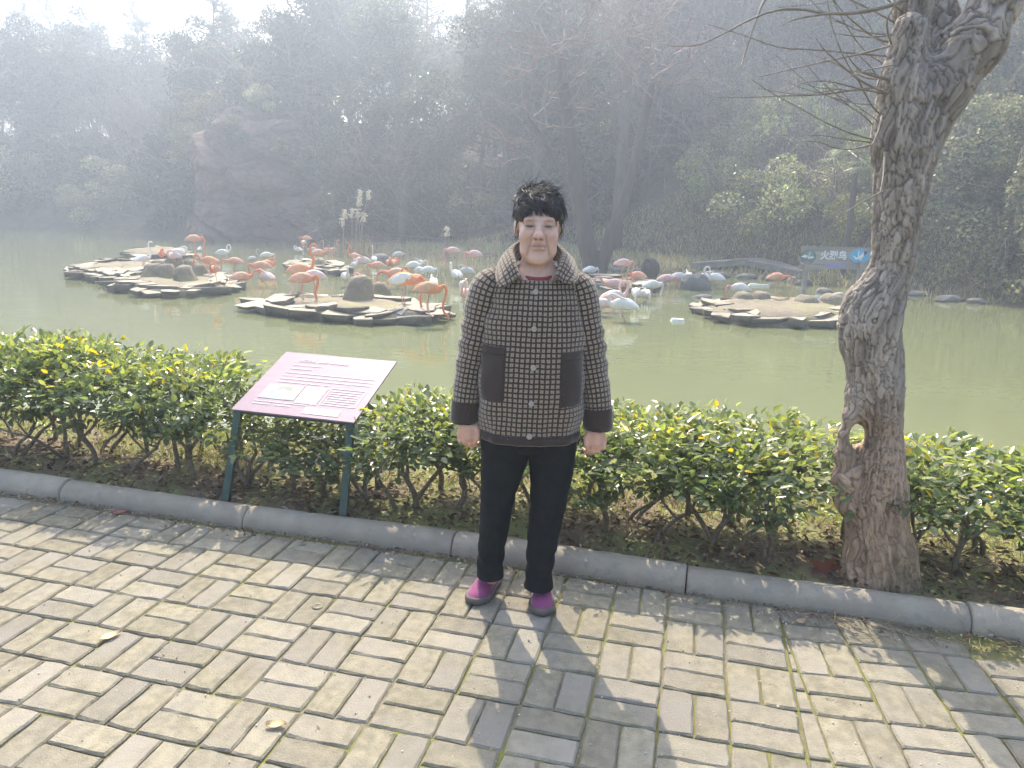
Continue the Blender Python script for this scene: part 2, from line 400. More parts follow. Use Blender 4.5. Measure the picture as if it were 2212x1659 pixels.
# ---- kerb: one round-backed stone after another
M_kerb = mat('kerb_concrete', (.36, .31, .245), (.285, .245, .195), scale=9, detail=9, rough=.9, bump=.5, bscale=150, bdist=.004, rnd=.1, col3=(.26, .245, .215), scale3=30, lo3=.55, hi3=.72)
kerb = link('kerb', None, None, (0, 0, 0), kind='structure')
prof = np.array([(-.004, -.03), (-.006, .012), (-.002, .038), (.010, .060), (.030, .076), (.054, .084), (.078, .083), (.100, .074), (.114, .056), (.120, .03), (.122, -.06)])
for k in range(len(KB) - 1):
    A, B = KB[k], KB[k + 1]; d = B - A; L = np.linalg.norm(d); d /= L; nrm = np.array([-d[1], d[0]]); c = (A + B) / 2
    us = np.r_[-.5 * L + .003, -.5 * L + .012, np.linspace(-.46 * L, .46 * L, 14), .5 * L - .012, .5 * L - .003]; V = []
    for q, u in enumerate(us):
        sh = .93 if q in (0, len(us) - 1) else 1.0
        P = prof.copy(); P[:, 1] = np.where(P[:, 1] > 0, P[:, 1] * sh, P[:, 1]); P[:, 0] = .055 + (P[:, 0] - .055) * (.97 if sh < 1 else 1)
        w = .0022 * vnoise(np.stack([np.full(len(P), u * 18 + k * 7), P[:, 0] * 30, P[:, 1] * 30], -1)); P = P + w[:, None]
        V.append(np.stack([u * d[0] + P[:, 0] * nrm[0], u * d[1] + P[:, 0] * nrm[1], P[:, 1]], 1))
    n = len(prof); V = np.concatenate(V); mb = MB(); mb.add(V, [grid_faces(n, len(us))[:, ::-1], np.arange(n)[None, :], ((len(us) - 1) * n + np.arange(n))[None, ::-1]])
    o = mb.build('kerb_stone', M_kerb, kerb); o.location = (c[0], c[1], [0, .004, -.003, .002, .006, -.002][k % 6])

# ---- bank between kerb and pond
def bank_z(t): return np.interp(t, [.08, .25, .7, 1.1, 1.6, 2.0, 2.4, 3.4], [.05, .06, .05, .0, -.18, -.36, -.55, -1.0])
M_bank = mat('bank_soil', (.13, .095, .065), (.19, .15, .1), scale=14, detail=8, rough=.97, bump=1, bscale=60, bdist=.02, col3=(.2, .21, .08), scale3=3.0, lo3=.4, hi3=.6, coord='World')
ns, ntt = 300, 46; S = np.linspace(0, KS[-1], ns); Tt = np.linspace(.1, 3.3, ntt); V = []
for t in Tt:
    p = kerb_pt(S, t); z = bank_z(t) + .018 * fbm(np.stack([p[:, 0] * 5, p[:, 1] * 5, 0 * S], -1), 4); V.append(np.c_[p, z])
mb = MB(); mb.add(np.concatenate(V), grid_faces(ns, ntt)); bank = mb.build('bank', M_bank, kind='structure')

# ---- pond and the land round it
POND = np.array([(-90, 26), (-30, 11.6), (-12, 7.6), (-5, 5.9), (-2.6, 5.3), (0, 4.75), (2, 4.2), (6, 3.2), (14, 1.5), (24, 4), (17, 10), (11.6, 15.3), (10.8, 18.0), (9.2, 20.4), (8.2, 22.0), (6, 24.0), (3, 24.6), (-.2, 27.0), (-2.5, 28.2), (-5.2, 29.6), (-6.6, 33), (-9, 39.2), (-11, 40.0), (-15.5, 37.6), (-19.5, 40.8), (-24, 43.5), (-36, 51), (-90, 58)])
def pond_d(x, y):                      # signed distance, positive on land
    x = np.asarray(x, float); y = np.asarray(y, float); best = np.full(x.shape, 1e9); ins = np.zeros(x.shape, bool); n = len(POND)
    for k in range(n):
        a, b = POND[k], POND[(k + 1) % n]; ex, ey = b - a; t = np.clip(((x - a[0]) * ex + (y - a[1]) * ey) / (ex * ex + ey * ey), 0, 1)
        best = np.minimum(best, np.hypot(x - a[0] - t * ex, y - a[1] - t * ey))
        c = ((a[1] > y) != (b[1] > y)) & (x < (b[0] - a[0]) * (y - a[1]) / (b[1] - a[1] + 1e-12) + a[0]); ins ^= c
    return np.where(ins, -best, best)
def sstep(x, a, b): t = np.clip((x - a) / (b - a), 0, 1); return t * t * (3 - 2 * t)
def land(x, y):
    x = np.asarray(x, float); y = np.asarray(y, float); d = pond_d(x, y)
    far = sstep(y, 9, 12) * (1 - sstep(x, 15, 22)) + sstep(x, 15, 22) * sstep(y, 5, 9); far = np.where(d < 0, 1, far)
    flat = np.exp(-((x - 1.0) / 6.0) ** 2) * (y < 60)                 # low grassy bank in the middle
    d0 = .4 + 5.2 * flat; hmax = 11 + 5 * sstep(x, -14, 2) - 3 * sstep(-x, 25, 50)
    slope = .55 + .25 * sstep(x, 4, 10)
    hill = hmax * (1 - np.exp(-np.maximum(d - d0, 0) * slope / hmax))
    cl = 5.5 * np.exp(-((x + 12.4) / 4.2) ** 2 - ((y - 44) / 5.5) ** 2) * sstep(d, .8, 2.5)
    zf = -.75 + .5 * sstep(d, -.6, .9) + .045 * np.minimum(np.maximum(d, 0), d0 + 1) + hill + cl
    zf = np.where(d < -.6, -.75 + .25 * np.maximum(d + .6, -2), zf)
    zf = zf + .12 * fbm(np.stack([x * .5, y * .5, 0 * x], -1), 3) * sstep(d, .5, 3)
    return zf * far + (1 - far) * np.minimum(-.12, -.75 + .28 * np.maximum(d, 0))
M_land = mat('woodland_floor', (.07, .055, .035), (.12, .1, .055), scale=1.4, detail=8, rough=.97, bump=1, bscale=6, bdist=.15, col3=(.1, .095, .05), scale3=.35, lo3=.45, hi3=.6, coord='World')
xs = np.concatenate([np.linspace(-160, -50, 30)[:-1], np.linspace(-50, 30, 161)[:-1], np.linspace(30, 150, 30)]); ys = np.concatenate([np.linspace(-150, 4, 30)[:-1], np.linspace(4, 75, 143)[:-1], np.linspace(75, 240, 36)])
GX, GY = np.meshgrid(xs, ys); GZ = land(GX, GY); mb = MB(); mb.add(np.stack([GX, GY, GZ], -1).reshape(-1, 3), grid_faces(len(xs), len(ys))); terrain = mb.build('terrain', M_land, kind='structure')

def water_mat():
    m = bpy.data.materials.new('pond_water'); m.use_nodes = True; N = m.node_tree.nodes; L = m.node_tree.links; b = N['Principled BSDF']
    b.inputs['Roughness'].default_value = .045; b.inputs['IOR'].default_value = 1.33; b.inputs['Specular IOR Level'].default_value = .5
    g = N.new('ShaderNodeNewGeometry'); mp = N.new('ShaderNodeMapping'); mp.inputs['Scale'].default_value = (.8, 1.5, 1); L.new(g.outputs['Position'], mp.inputs[0])
    n1 = N.new('ShaderNodeTexNoise'); n1.inputs['Scale'].default_value = .35; n1.inputs['Detail'].default_value = 4; L.new(mp.outputs[0], n1.inputs['Vector'])
    mx = N.new('ShaderNodeMix'); mx.data_type = 'RGBA'; mx.inputs[6].default_value = (.15, .165, .085, 1); mx.inputs[7].default_value = (.18, .195, .1, 1); L.new(n1.outputs[0], mx.inputs[0]); L.new(mx.outputs[2], b.inputs['Base Color'])
    h = None
    for sc, amp in ((1.3, 1.0), (4.5, .45), (13, .18)):
        n = N.new('ShaderNodeTexNoise'); n.inputs['Scale'].default_value = sc; n.inputs['Detail'].default_value = 2; L.new(mp.outputs[0], n.inputs['Vector'])
        q = N.new('ShaderNodeMath'); q.operation = 'MULTIPLY'; q.inputs[1].default_value = amp; L.new(n.outputs[0], q.inputs[0])
        if h is None: h = q.outputs[0]
        else: a = N.new('ShaderNodeMath'); L.new(h, a.inputs[0]); L.new(q.outputs[0], a.inputs[1]); h = a.outputs[0]
    bp = N.new('ShaderNodeBump'); bp.inputs['Strength'].default_value = .22; bp.inputs['Distance'].default_value = .02; L.new(h, bp.inputs['Height']); L.new(bp.outputs[0], b.inputs['Normal'])
    return m
mb = MB(); mb.add([(-120, 1, WATER_Z), (45, 1, WATER_Z), (45, 90, WATER_Z), (-120, 90, WATER_Z)], np.array([[0, 1, 2, 3]])); mb.build('water', water_mat(), kind='structure')

# ---- red sandstone cliff across the pond
M_cliff = mat('red_sandstone', (.17, .095, .07), (.085, .06, .05), scale=1.3, detail=9, rough=.93, bump=.9, bscale=3.5, bdist=.12, col3=(.2, .135, .105), scale3=.5, stretch=(1, 1, 2.2))
nu, nv = 170, 110; U, Vv = np.meshgrid(np.linspace(0, 1, nu), np.linspace(0, 1, nv))
CX = -16.8 + 8.2 * U; top = 5.2 + 1.4 * np.sin(U * 3.1) + .5 * np.sin(U * 11) ; CZ = -1.0 + Vv * (top + 1)
CYb = np.interp(CX, [-18, -15.5, -12.5, -11, -9.6, -7.4], [40.2, 37.9, 39.2, 40.0, 39.7, 42]); CY = CYb + .22 * CZ
f1, f2, cid = worley(np.stack([(CX * .36 + .12 * CZ).ravel(), (CZ * .5 + 3 + .12 * CX + .3 * fbm(np.stack([CX * .5, CZ * .5, 0 * CX], -1), 3)).ravel()], 1)); edge = np.clip((f2 - f1) / .16, 0, 1).reshape(U.shape); cid = cid.reshape(U.shape)
g1, g2, gid = worley(np.stack([(CX * 1.7).ravel(), (CZ * 2.3).ravel()], 1)); e2 = np.clip((g2 - g1) / .2, 0, 1).reshape(U.shape)
CY = CY - 1.3 * cid * edge - .12 * e2 - .35 * fbm(np.stack([CX * .9, CY * .9, CZ * .9], -1), 4)
CY += 2.0 * np.exp(-((CX + 9.75) / .42) ** 6 - ((CZ - .5) / 1.35) ** 6)             # dark recess at the water
CY += np.maximum(0, Vv - .86) * 14
mb = MB(); mb.add(np.stack([CX, CY, CZ], -1).reshape(-1, 3), grid_faces(nu, nv)); mb.build('cliff', M_cliff, kind='structure', smooth=False)

# ---- haze: one closed box of pale air, added in place of lens glare
mb = MB(); v, f = box((5, 75, 16.2), (175, 135, 17.8)); mb.add(v, f)
mh = bpy.data.materials.new('haze_air'); mh.use_nodes = True; nt = mh.node_tree
for n in list(nt.nodes): nt.nodes.remove(n)
ov = nt.nodes.new('ShaderNodeOutputMaterial'); pv = nt.nodes.new('ShaderNodeVolumePrincipled'); pv.inputs['Color'].default_value = (.58, .675, .83, 1); pv.inputs['Density'].default_value = HAZE_DENSITY; pv.inputs['Anisotropy'].default_value = .45
nt.links.new(pv.outputs[0], ov.inputs['Volume'])
haze = mb.build('haze', mh, kind='stuff', smooth=False); haze.display_type = 'WIRE'

# ================================================================ HEDGE, BANK COVER, THE LEANING TREE
M_leaf = mat('hedge_leaf', (.9, .9, .9), rough=.26, spec=.6, attr=True, transl=.42, tcol=(1.7, 1.8, .9))
M_bark0 = mat('hedge_stem', (.2, .165, .12), (.12, .095, .07), scale=60, rough=.9, bump=.5, bscale=120, bdist=.003)
def folded_leaves(cen, dirs, nrm, size, width=.5, fold=.12, droop=.1):
    n = len(cen); a = dirs / (np.linalg.norm(dirs, axis=1, keepdims=True) + 1e-9); b = np.cross(a, nrm); b /= np.linalg.norm(b, axis=1, keepdims=True) + 1e-9; c = np.cross(b, a); s = size[:, None]
    m = cen + a * s * .5 ; w = s * width * .5
    V = np.stack([cen, cen + a * s * .3 + b * w * .92 + c * w * fold * 2, cen + a * s * .68 + b * w * .72 + c * w * fold * 2 - c * s * droop * .5, cen + a * s - c * s * droop,
                  cen + a * s * .68 - b * w * .72 + c * w * fold * 2 - c * s * droop * .5, cen + a * s * .3 - b * w * .92 + c * w * fold * 2], 1).reshape(-1, 3)
    k = np.arange(n)[:, None] * 6; F = np.concatenate([k + np.array([[0, 1, 2, 3]]), k + np.array([[0, 3, 4, 5]])])
    return V, F
def shrub(seed, H=.68, W=.27, nleaf=1250):
    r = np.random.default_rng(seed); st = MB(); tips = []
    def limb(p, d, L, rad, dep):
        q = [np.array(p)]; dd = np.array(d, float)
        for k in range(4):
            dd = dd + r.normal(0, .16, 3) + [0, 0, .05]; dd /= np.linalg.norm(dd); q.append(q[-1] + dd * L / 4)
        q = np.array(q); st.add(*tube(smooth_path(q, 7), np.linspace(rad, rad * .68, 7), 6))
        if dep == 0: tips.extend([q[2], q[3], q[4]]); return
        tips.append(q[4])
        for k in range(r.integers(2, 4)):
            e = dd * .8 + r.normal(0, .5, 3) * [1, 1, .3] + [0, 0, .25]; e /= np.linalg.norm(e); limb(q[4] if k else q[3], e, L * r.uniform(.5, .75), rad * .6, dep - 1)
    for k in range(r.integers(1, 4)):
        a = r.uniform(0, 6.3); limb((.03 * math.cos(a) * k, .03 * math.sin(a) * k, -.03), (r.normal(0, .22), r.normal(0, .22), 1), r.uniform(.2, .3), r.uniform(.010, .017), 2)
    tips = np.array(tips); tips = tips[(tips[:, 2] > .2) & (tips[:, 2] < H - .02)]
    # leaves: a clipped cushion, thick on top, ragged underneath
    n = nleaf; u = r.uniform(-1, 1, n); v = r.uniform(-1, 1, n); ph = r.uniform(0, 6.28, 1)[0]
    zt = H + .02 * np.sin(5 * u + ph) + .015 * np.cos(6 * v + ph) - .22 * np.clip(-v - .1, 0, 1); zl = .40 + .08 * r.random(n) + .06 * np.sin(4 * u + ph)
    w = r.beta(1.6, 1.0, n); z = zl + (zt - zl) * w
    C = np.stack([u * W, v * W * .95, z], 1)
    k2 = n // 4; t = tips[r.integers(0, len(tips), k2)] + r.normal(0, .035, (k2, 3)); t[:, 2] = np.clip(t[:, 2], .3, H); C[:k2] = t
    sh = np.clip((C[:, 2] - .3) / (H - .3), 0, 1.1); out = np.stack([C[:, 0] / W, C[:, 1] / W, 1.1 * (sh - .35)], 1)
    d = out * .8 + r.normal(0, .55, (n, 3)) + [0, 0, .15]; nr = out * .5 + [0, 0, .8] + r.normal(0, .45, (n, 3))
    V, F = folded_leaves(C, d, nr, r.uniform(.026, .06, n), .56, .14, .12)
    dark = np.array([.085, .115, .065]); mid = np.array([.18, .22, .105]); yng = np.array([.44, .46, .14]); yel = np.array([.62, .46, .03])
    q = r.random(n); young = np.clip((sh - .55) * 1.7, 0, 1) * r.random(n) ** 1.3; col = dark + (mid - dark) * r.random((n, 1)); col = col + (yng - col) * young[:, None]
    ym = (q < .016 + .035 * (sh > .85)) & (sh > .5); col[ym] = yel * r.uniform(.7, 1.1, (ym.sum(), 1)); col = np.repeat(col, 6, 0)
    lv = MB(); lv.add(V, F, col)
    # shoots poking out of the top
    return st.mesh('stem', M_bark0), lv.mesh('crown', M_leaf)
SH = [shrub(100 + k, .62 + .02 * (k % 3), .235, 760) for k in range(6)]; SP = [shrub(120 + k, .60, .235, 330) for k in range(3)]
TREE_X = 1.47
hs = np.random.default_rng(77); kx = 0; cnt = {}; ORD = ['leftmost', 'second', 'third', 'fourth', 'fifth', 'sixth', 'seventh', 'eighth', 'ninth', 'tenth', 'eleventh', 'twelfth']
hedge_desc = [(-9, -2.35, 'leafy hedge shrub at the far left end'), (-2.35, -1.75, 'dense hedge shrub left of the tilted information board'), (-1.75, -1.25, 'hedge shrub with bare stems beside the board\'s left post'),
              (-1.25, -.55, 'sparse low hedge shrub under the tilted information board'), (-.55, -.12, 'hedge shrub between the information board and the woman'), (-.12, .38, 'hedge shrub behind the woman\'s legs'),
              (.38, .85, 'glossy dark hedge shrub just right of the woman'), (.85, 1.3, 'hedge shrub with yellow tips left of the leaning trunk'), (1.3, 9, 'thin twiggy hedge shrub right of the leaning trunk')]
for row, t0, step in ((0, .36, .235), (1, .60, .25)):
    s = .6 + row * .11
    while s < KS[-1] - .5:
        p = kerb_pt(np.array(s + hs.normal(0, .02)), t0 + hs.normal(0, .025)); x = p[0]; s += step * hs.uniform(.85, 1.15)
        if x < -4.6 or x > 3.6: continue
        if abs(x - TREE_X) < .16 and row == 0: continue
        g = SP[kx % 3] if (-1.4 < x < -.5 or (x > 1.55 and row == 0) or kx % 5 in (0, 2)) else SH[kx % 6]; kx += 1
        sc = .96 if x < -1.5 else (.74 if x < -.55 else (.81 if x < 1.3 else .76)); sc *= hs.uniform(.95, 1.05)
        if -1.32 < x < -.5: sc = .64 if row else .58
        nm = next(d for a, b, d in hedge_desc if a <= x < b)
        cnt[(nm, row)] = cnt.get((nm, row), 0) + 1; lab = nm + (', front row ' if row == 0 else ', back row ') + ORD[cnt[(nm, row)] - 1]
        r_ = thing('hedge_shrub', lab, 'hedge shrub', (p[0], p[1], float(bank_z(t0)) - .01), -.25 + hs.uniform(-.3, .3), 'clipped hedge shrubs along the kerb', (hs.choice([-1.05, 1.05]), 1.05, sc))
        link('stem', g[0], r_); link('crown', g[1], r_)

# ---- grass, weeds and leaf litter on the bank
M_grass = mat('bank_grass', (1, 1, 1), rough=.6, attr=True, transl=.35, spec=.3)
r = np.random.default_rng(9); n = 30000; s = r.uniform(s_of_x(-6), s_of_x(4), n); t = .45 + 1.55 * r.beta(1.6, 1.4, n); p = kerb_pt(s, t)
dens = fbm(np.stack([p[:, 0] * 2.5, p[:, 1] * 2.5, 0 * s], -1), 3) + .35 * (t > .8); keep = dens > r.uniform(-.5, .5, n); p, t = p[keep], t[keep]; n = len(p); z = bank_z(t)
L = r.uniform(.03, .10, n); base = np.c_[p, z]; tip = base + np.c_[r.normal(0, .45, (n, 2)) * L[:, None], L]; w = np.c_[r.normal(0, 1, (n, 2)), np.zeros(n)]; w /= np.linalg.norm(w, axis=1, keepdims=True); w *= .0035
V = np.stack([base - w, base + w, (base + tip) / 2 + w * .8 + [0, 0, .006], tip], 1).reshape(-1, 3); F = np.arange(4 * n).reshape(n, 4)
col = np.array([.27, .31, .07]) + r.random((n, 1)) * np.array([.2, .13, .08]); dry = r.random(n) < .3; col[dry] = np.array([.5, .41, .24]) * r.uniform(.6, 1.1, (dry.sum(), 1))
mb = MB(); mb.add(V, F, np.repeat(col, 4, 0)); mb.build('grass', M_grass, kind='stuff', label='yellow green grass on the bank behind the hedge', smooth=False)
# bright low weeds
n = 2600; cl = np.c_[r.uniform(-4, 3, 70), r.uniform(.55, 1.3, 70)]; cs = np.array([s_of_x(x) for x in cl[:, 0]]); cc = kerb_pt(cs, cl[:, 1]); k = r.integers(0, 70, n); off = r.normal(0, .06, (n, 2)); C = np.c_[cc[k] + off, bank_z(cl[k, 1]) + r.uniform(.01, .09, n)]
V, F = folded_leaves(C, r.normal(0, 1, (n, 3)) * [1, 1, .4], r.normal(0, .4, (n, 3)) + [0, 0, 1], r.uniform(.012, .028, n), .6)
col = np.repeat(np.array([.24, .33, .06]) * r.uniform(.6, 1.4, (n, 1)), 6, 0); mb = MB(); mb.add(V, F, col); mb.build('weeds', M_leaf, kind='stuff', label='bright green weeds growing under the hedge')
M_litter = mat('dead_leaf', (1, 1, 1), rough=.55, attr=True, transl=.2)
n = 5200; s = r.uniform(s_of_x(-6), s_of_x(4), n); t = .1 + .95 * r.beta(1.1, 2.0, n); p = kerb_pt(s, t); C = np.c_[p, bank_z(t) + r.uniform(.0, .03, n)]
V, F = folded_leaves(C, r.normal(0, 1, (n, 3)) * [1, 1, .35], r.normal(0, .55, (n, 3)) + [0, 0, 1], r.uniform(.018, .048, n), .5, .3, .2)
pal = np.array([[.13, .075, .04], [.2, .13, .075], [.33, .25, .16], [.09, .055, .035], [.42, .36, .28], [.24, .1, .05]]); col = pal[r.choice(6, n, p=[.3, .25, .15, .18, .06, .06])] * r.uniform(.7, 1.2, (n, 1))
mb = MB(); mb.add(V, F, np.repeat(col, 6, 0))
for k in range(420):                                             # twigs
    a = np.array([*kerb_pt(np.array(r.uniform(s_of_x(-5), s_of_x(3.5))), r.uniform(.12, .8)), .07]); d = np.r_[r.normal(0, 1, 2), r.normal(.05, .15)]; d /= np.linalg.norm(d); Lk = r.uniform(.05, .22)
    mb.add(*tube(np.array([a, a + d * Lk * .5 + r.normal(0, .008, 3), a + d * Lk]), [.0025, .002, .001], 4), col=(.2, .14, .09))
mb.build('leaf_litter', M_litter, kind='stuff', label='brown leaf litter and twigs under the hedge')
# crumbs of dry leaf and twig swept against the foot of the kerb
n = 1500; s = r.uniform(s_of_x(-3.2), s_of_x(2.4), n); tt = -np.abs(r.normal(0, .035, n)) - .004; tt *= 1 + 1.0 * (s > s_of_x(1.0)); p = kerb_pt(s, tt)
V, F = folded_leaves(np.c_[p, np.full(n, .003) + r.uniform(0, .008, n)], r.normal(0, 1, (n, 3)) * [1, 1, .25], r.normal(0, .4, (n, 3)) + [0, 0, 1], r.uniform(.006, .02, n), .45, .3, .15)
col = pal[r.choice(6, n)] * r.uniform(.7, 1.4, (n, 1)); mb = MB(); mb.add(V, F, np.repeat(col, 6, 0))
for k in range(170):
    x = r.uniform(-2.4, 2.3) if k % 2 else r.uniform(1.0, 2.2); a = np.array([*kerb_pt(np.array(s_of_x(x)), -abs(r.normal(0, .05)) - .01), .006]); d = np.r_[r.normal(0, 1, 2), r.normal(.03, .08)]; d /= np.linalg.norm(d); Lk = r.uniform(.03, .13)
    mb.add(*tube(smooth_path([a, a + d * Lk * .5 + r.normal(0, .01, 3) * [1, 1, .3], a + d * Lk], 5), .0014, 4), col=np.array([.36, .28, .18]) * r.uniform(.6, 1.2))
mb.build('kerb_litter', M_litter, kind='stuff', label='dry leaf crumbs and straw along the foot of the kerb')
# grit in the brick joints
n = 2600; P2 = np.c_[r.uniform(-2.6, 2.4, n), r.uniform(1.5, 3.4, n)]; mb = MB(); iv, if_ = ICO[1]
P2 = P2[P2[:, 1] < np.interp(P2[:, 0], KB[:, 0], KB[:, 1]) - .02]
for q in P2[:1500]:
    sz = .0012 + .0028 * r.random() ** 3; mb.add(iv * sz * r.uniform(.6, 1.2, 3) + [q[0], q[1], sz * .5 + .002], if_, col=np.array([.5, .46, .38]) * r.uniform(.5, 1.5))
mb.build('grit', M_litter, kind='stuff', label='pale grit scattered over the paving')
# single fallen leaves that stand out on the paving
for (dx, dy, size, c, a, lab) in [(258, 1109, .07, (.33, .12, .09), .2, 'reddish dead leaf lying near the kerb on the left'), (238, 1376, .075, (.5, .38, .24), .9, 'curled tan leaf on the paving at the left'), (597, 1568, .06, (.55, .4, .22), .1, 'pale ochre leaf at the bottom of the paving'),
                                 (822, 1102, .05, (.5, .45, .33), 0, 'cream leaf by the kerb left of the woman'), (890, 1130, .03, (.6, .55, .3), .8, 'small yellow leaf near the kerb left of the woman'), (1130, 1180, .06, (.5, .42, .33), .1, 'pale leaf beside the woman\'s feet by the kerb'),
                                 (1730, 1345, .05, (.42, .3, .2), .5, 'brown leaf by the kerb below the leaning trunk'), (1525, 1250, .055, (.45, .33, .24), 2.6, 'rolled beige leaf by the kerb joint right of the woman')]:
    p = onz(dx, dy, .004); u = np.linspace(0, 1, 7); V = []
    for q in u:
        w = size * .25 * math.sin(math.pi * min(1, q * .96 + .03)) ** .8; V += [[(q - .5) * size, -w, .012 * abs(q - .4) + .006], [(q - .5) * size, 0, .002], [(q - .5) * size, w, .014 * abs(q - .6) + .007]]
    mb = MB(); mb.add(np.array(V), grid_faces(3, 7), c); o = mb.build('fallen_leaf', M_litter, label=lab, cat='leaf', group='single dead leaves on the paving'); o.location = p; o.rotation_euler = (0, 0, a)
# big maroon leaf propped in the litter left of the trunk
p = onz(1783, 1232, .08); V = [[0, 0, 0]]; 
for k in range(20):
    a = k / 20 * 2 * math.pi; rr = .055 * (1 + .35 * math.cos(5 * a)); V.append([rr * math.cos(a), .012 * math.cos(2 * a), rr * math.sin(a) * .8 + .03])
mb = MB(); mb.add(np.array(V), np.array([[0, 1 + k, 1 + (k + 1) % 20] for k in range(20)]), (.16, .05, .03)); o = mb.build('fallen_leaf', M_litter, label='large maroon lobed leaf standing in the litter beside the trunk', cat='leaf'); o.location = (p[0], p[1], .06)
# round plug set in a brick
p = onz(686, 1311, .0); a = np.arange(20) / 20 * 2 * math.pi; ring = [(.021, .0018), (.019, .0042), (.015, .0042), (.0135, .002), (0.0, .0022)]; V = np.concatenate([np.c_[np.cos(a) * q, np.sin(a) * q * .95, np.full(20, h)] for q, h in ring]); mb = MB(); mb.add(V, grid_faces(20, 5, True)[:, ::-1])
o = mb.build('round_plug', mat('plug', (.12, .11, .08), (.22, .2, .14), scale=80, rough=.9), label='small round plug set into a paving brick', cat='plug'); o.location = p

# ---- the leaning tree with a hole in its trunk
M_bark = mat('bark', (.42, .36, .30), (.28, .235, .195), scale=14, detail=9, rough=.93, bump=.9, bscale=45, bdist=.012, stretch=(1, 1, .35), attr=True, col3=(.2, .19, .13), scale3=2.0, lo3=.55, hi3=.7)
TY = 2.735
tree = thing('leaning_tree', 'leaning crooked tree with a hole through its fissured grey brown trunk by the kerb', 'tree', (1.5, TY, .0))
zL = [-.08, .06, .28, .458, .56, .64, .72, .80, .939, 1.01, 1.097, 1.152, 1.192, 1.266, 1.33, 1.571, 1.769, 1.88]; xL = [1.385, 1.392, 1.373, 1.348, 1.352, 1.385, 1.375, 1.318, 1.298, 1.263, 1.236, 1.234, 1.25, 1.306, 1.326, 1.296, 1.279, 1.285]
zR = [-.08, .02, .286, .507, .679, .886, 1.007, 1.102, 1.226, 1.298, 1.403, 1.541, 1.708, 1.825, 1.88]; xR = [1.69, 1.669, 1.615, 1.565, 1.53, 1.499, 1.467, 1.449, 1.451, 1.462, 1.463, 1.46, 1.467, 1.472, 1.48]
zz = np.arange(-.08, 1.881, .035); A = np.interp(zz, zL, xL); B = np.interp(zz, zR, xR); sm = np.ones(3) / 3
A = np.convolve(np.r_[A[0], A, A[-1]], sm, 'valid'); B = np.convolve(np.r_[B[0], B, B[-1]], sm, 'valid')
fd = Field((1.12, TY - .26, -.06), (2.0, TY + .45, 2.75), .0052)
pts = [((a + b) / 2, TY + .02 * math.sin(z * 3), z) for a, b, z in zip(A, B, zz)]; rad = [(b - a) / 2 * .985 for a, b in zip(A, B)]
fd.chain(pts, rad, .01)
fd.chain([(1.36, TY - .01, .38), (1.328, TY - .015, .50), (1.309, TY - .015, .59), (1.304, TY - .015, .67), (1.316, TY - .012, .745), (1.34, TY, .82), (1.365, TY, .90)], [.05, .045, .033, .024, .027, .036, .045], .03)
va = np.array([1.357, TY, .668 - EYE]); va /= np.linalg.norm(va); vb = np.cross(va, [0, 0, 1]); vb /= np.linalg.norm(vb); fd.ell((1.357, TY - .01, .668), (.030, .4, .046), .010, rot=np.stack([vb, va, np.cross(vb, va)], 1), sub=True)
fd.chain([(1.33, TY - .02, 1.75), (1.322, TY - .03, 1.95), (1.325, TY - .03, 2.12)], [.06, .057, .05], .05)                # broken stub
fd.chain([(1.37, TY, 1.75), (1.39, TY + .04, 1.98), (1.365, TY + .05, 2.22), (1.31, TY + .08, 2.5)], [.07, .058, .05, .042], .05)
fd.chain([(1.41, TY, 1.72), (1.475, TY - .01, 1.93), (1.56, TY - .02, 2.08), (1.625, TY - .02, 2.25), (1.70, TY + .04, 2.5), (1.78, TY + .1, 2.72)], [.075, .085, .082, .07, .06, .052], .05)
fd.chain([(1.50, TY + .02, 1.98), (1.50, TY + .12, 2.2), (1.46, TY + .22, 2.5)], [.055, .05, .04], .05)
for q in range(7):                                              # root flare
    an = q / 7 * 6.28 + .3; fd.chain([(1.53 + .07 * math.cos(an), TY + .06 * math.sin(an), .2), (1.53 + .15 * math.cos(an), TY + .115 * math.sin(an), -.04)], [.05, .035], .05)
V, F = fd.mesh(1); N = vnormals(V, F)
cx = np.interp(V[:, 2], zz, (A + B) / 2); th = np.arctan2(V[:, 1] - TY, V[:, 0] - cx); wv = fbm(V * [6, 6, 3], 3)
w2 = fbm(V * [22, 22, 14] + 3, 2); uu = th * .11 * 40 + wv * 1.6 + w2 * .9 + V[:, 2] * .6; vv = V[:, 2] * 15 + wv * 1.5 + w2 * 1.1
q3 = np.stack([uu * 1.6, vv * .30, 0 * uu], -1); n1 = vnoise(q3) + .35 * vnoise(q3 * 2.3 + 9); n3 = vnoise(np.stack([uu * 2.9, vv * .7, 11 + 0 * uu], -1)); n2 = vnoise(np.stack([uu * .8, vv * 1.1, 7 + 0 * uu], -1)); e = np.clip(np.abs(n1) * 3.6, 0, 1) ** .8; e2 = np.minimum(np.clip(np.abs(n2) * 4 + .2, 0, 1), np.clip(np.abs(n3) * 4 + .1, 0, 1)); f1, f2, cid = worley(np.stack([uu * 1.35, vv * 1.0], 1)); e = np.clip((f2 - f1) / .17, 0, 1) * (.55 + .45 * e)
plate = sstep(V[:, 2], .12, .5); dsp = plate * (.011 * e + .003 * e2 + .008 * cid) + (1 - plate) * .008 * (np.sin(uu * 5 + 3 * wv)) + .004 * fbm(V * 30, 3)
knob = np.exp(-((V[:, 0] - 1.30) / .035) ** 2 - ((V[:, 2] - .66) / .12) ** 2); dsp = .84 * dsp * (1 - .65 * knob); V = V + N * (dsp - .010)[:, None]; shade = .42 + .58 * e * (.5 + .5 * e2); tint = np.array([1.06, .98, .9]); low = (1 - sstep(V[:, 2], .5, 1.0))[:, None]
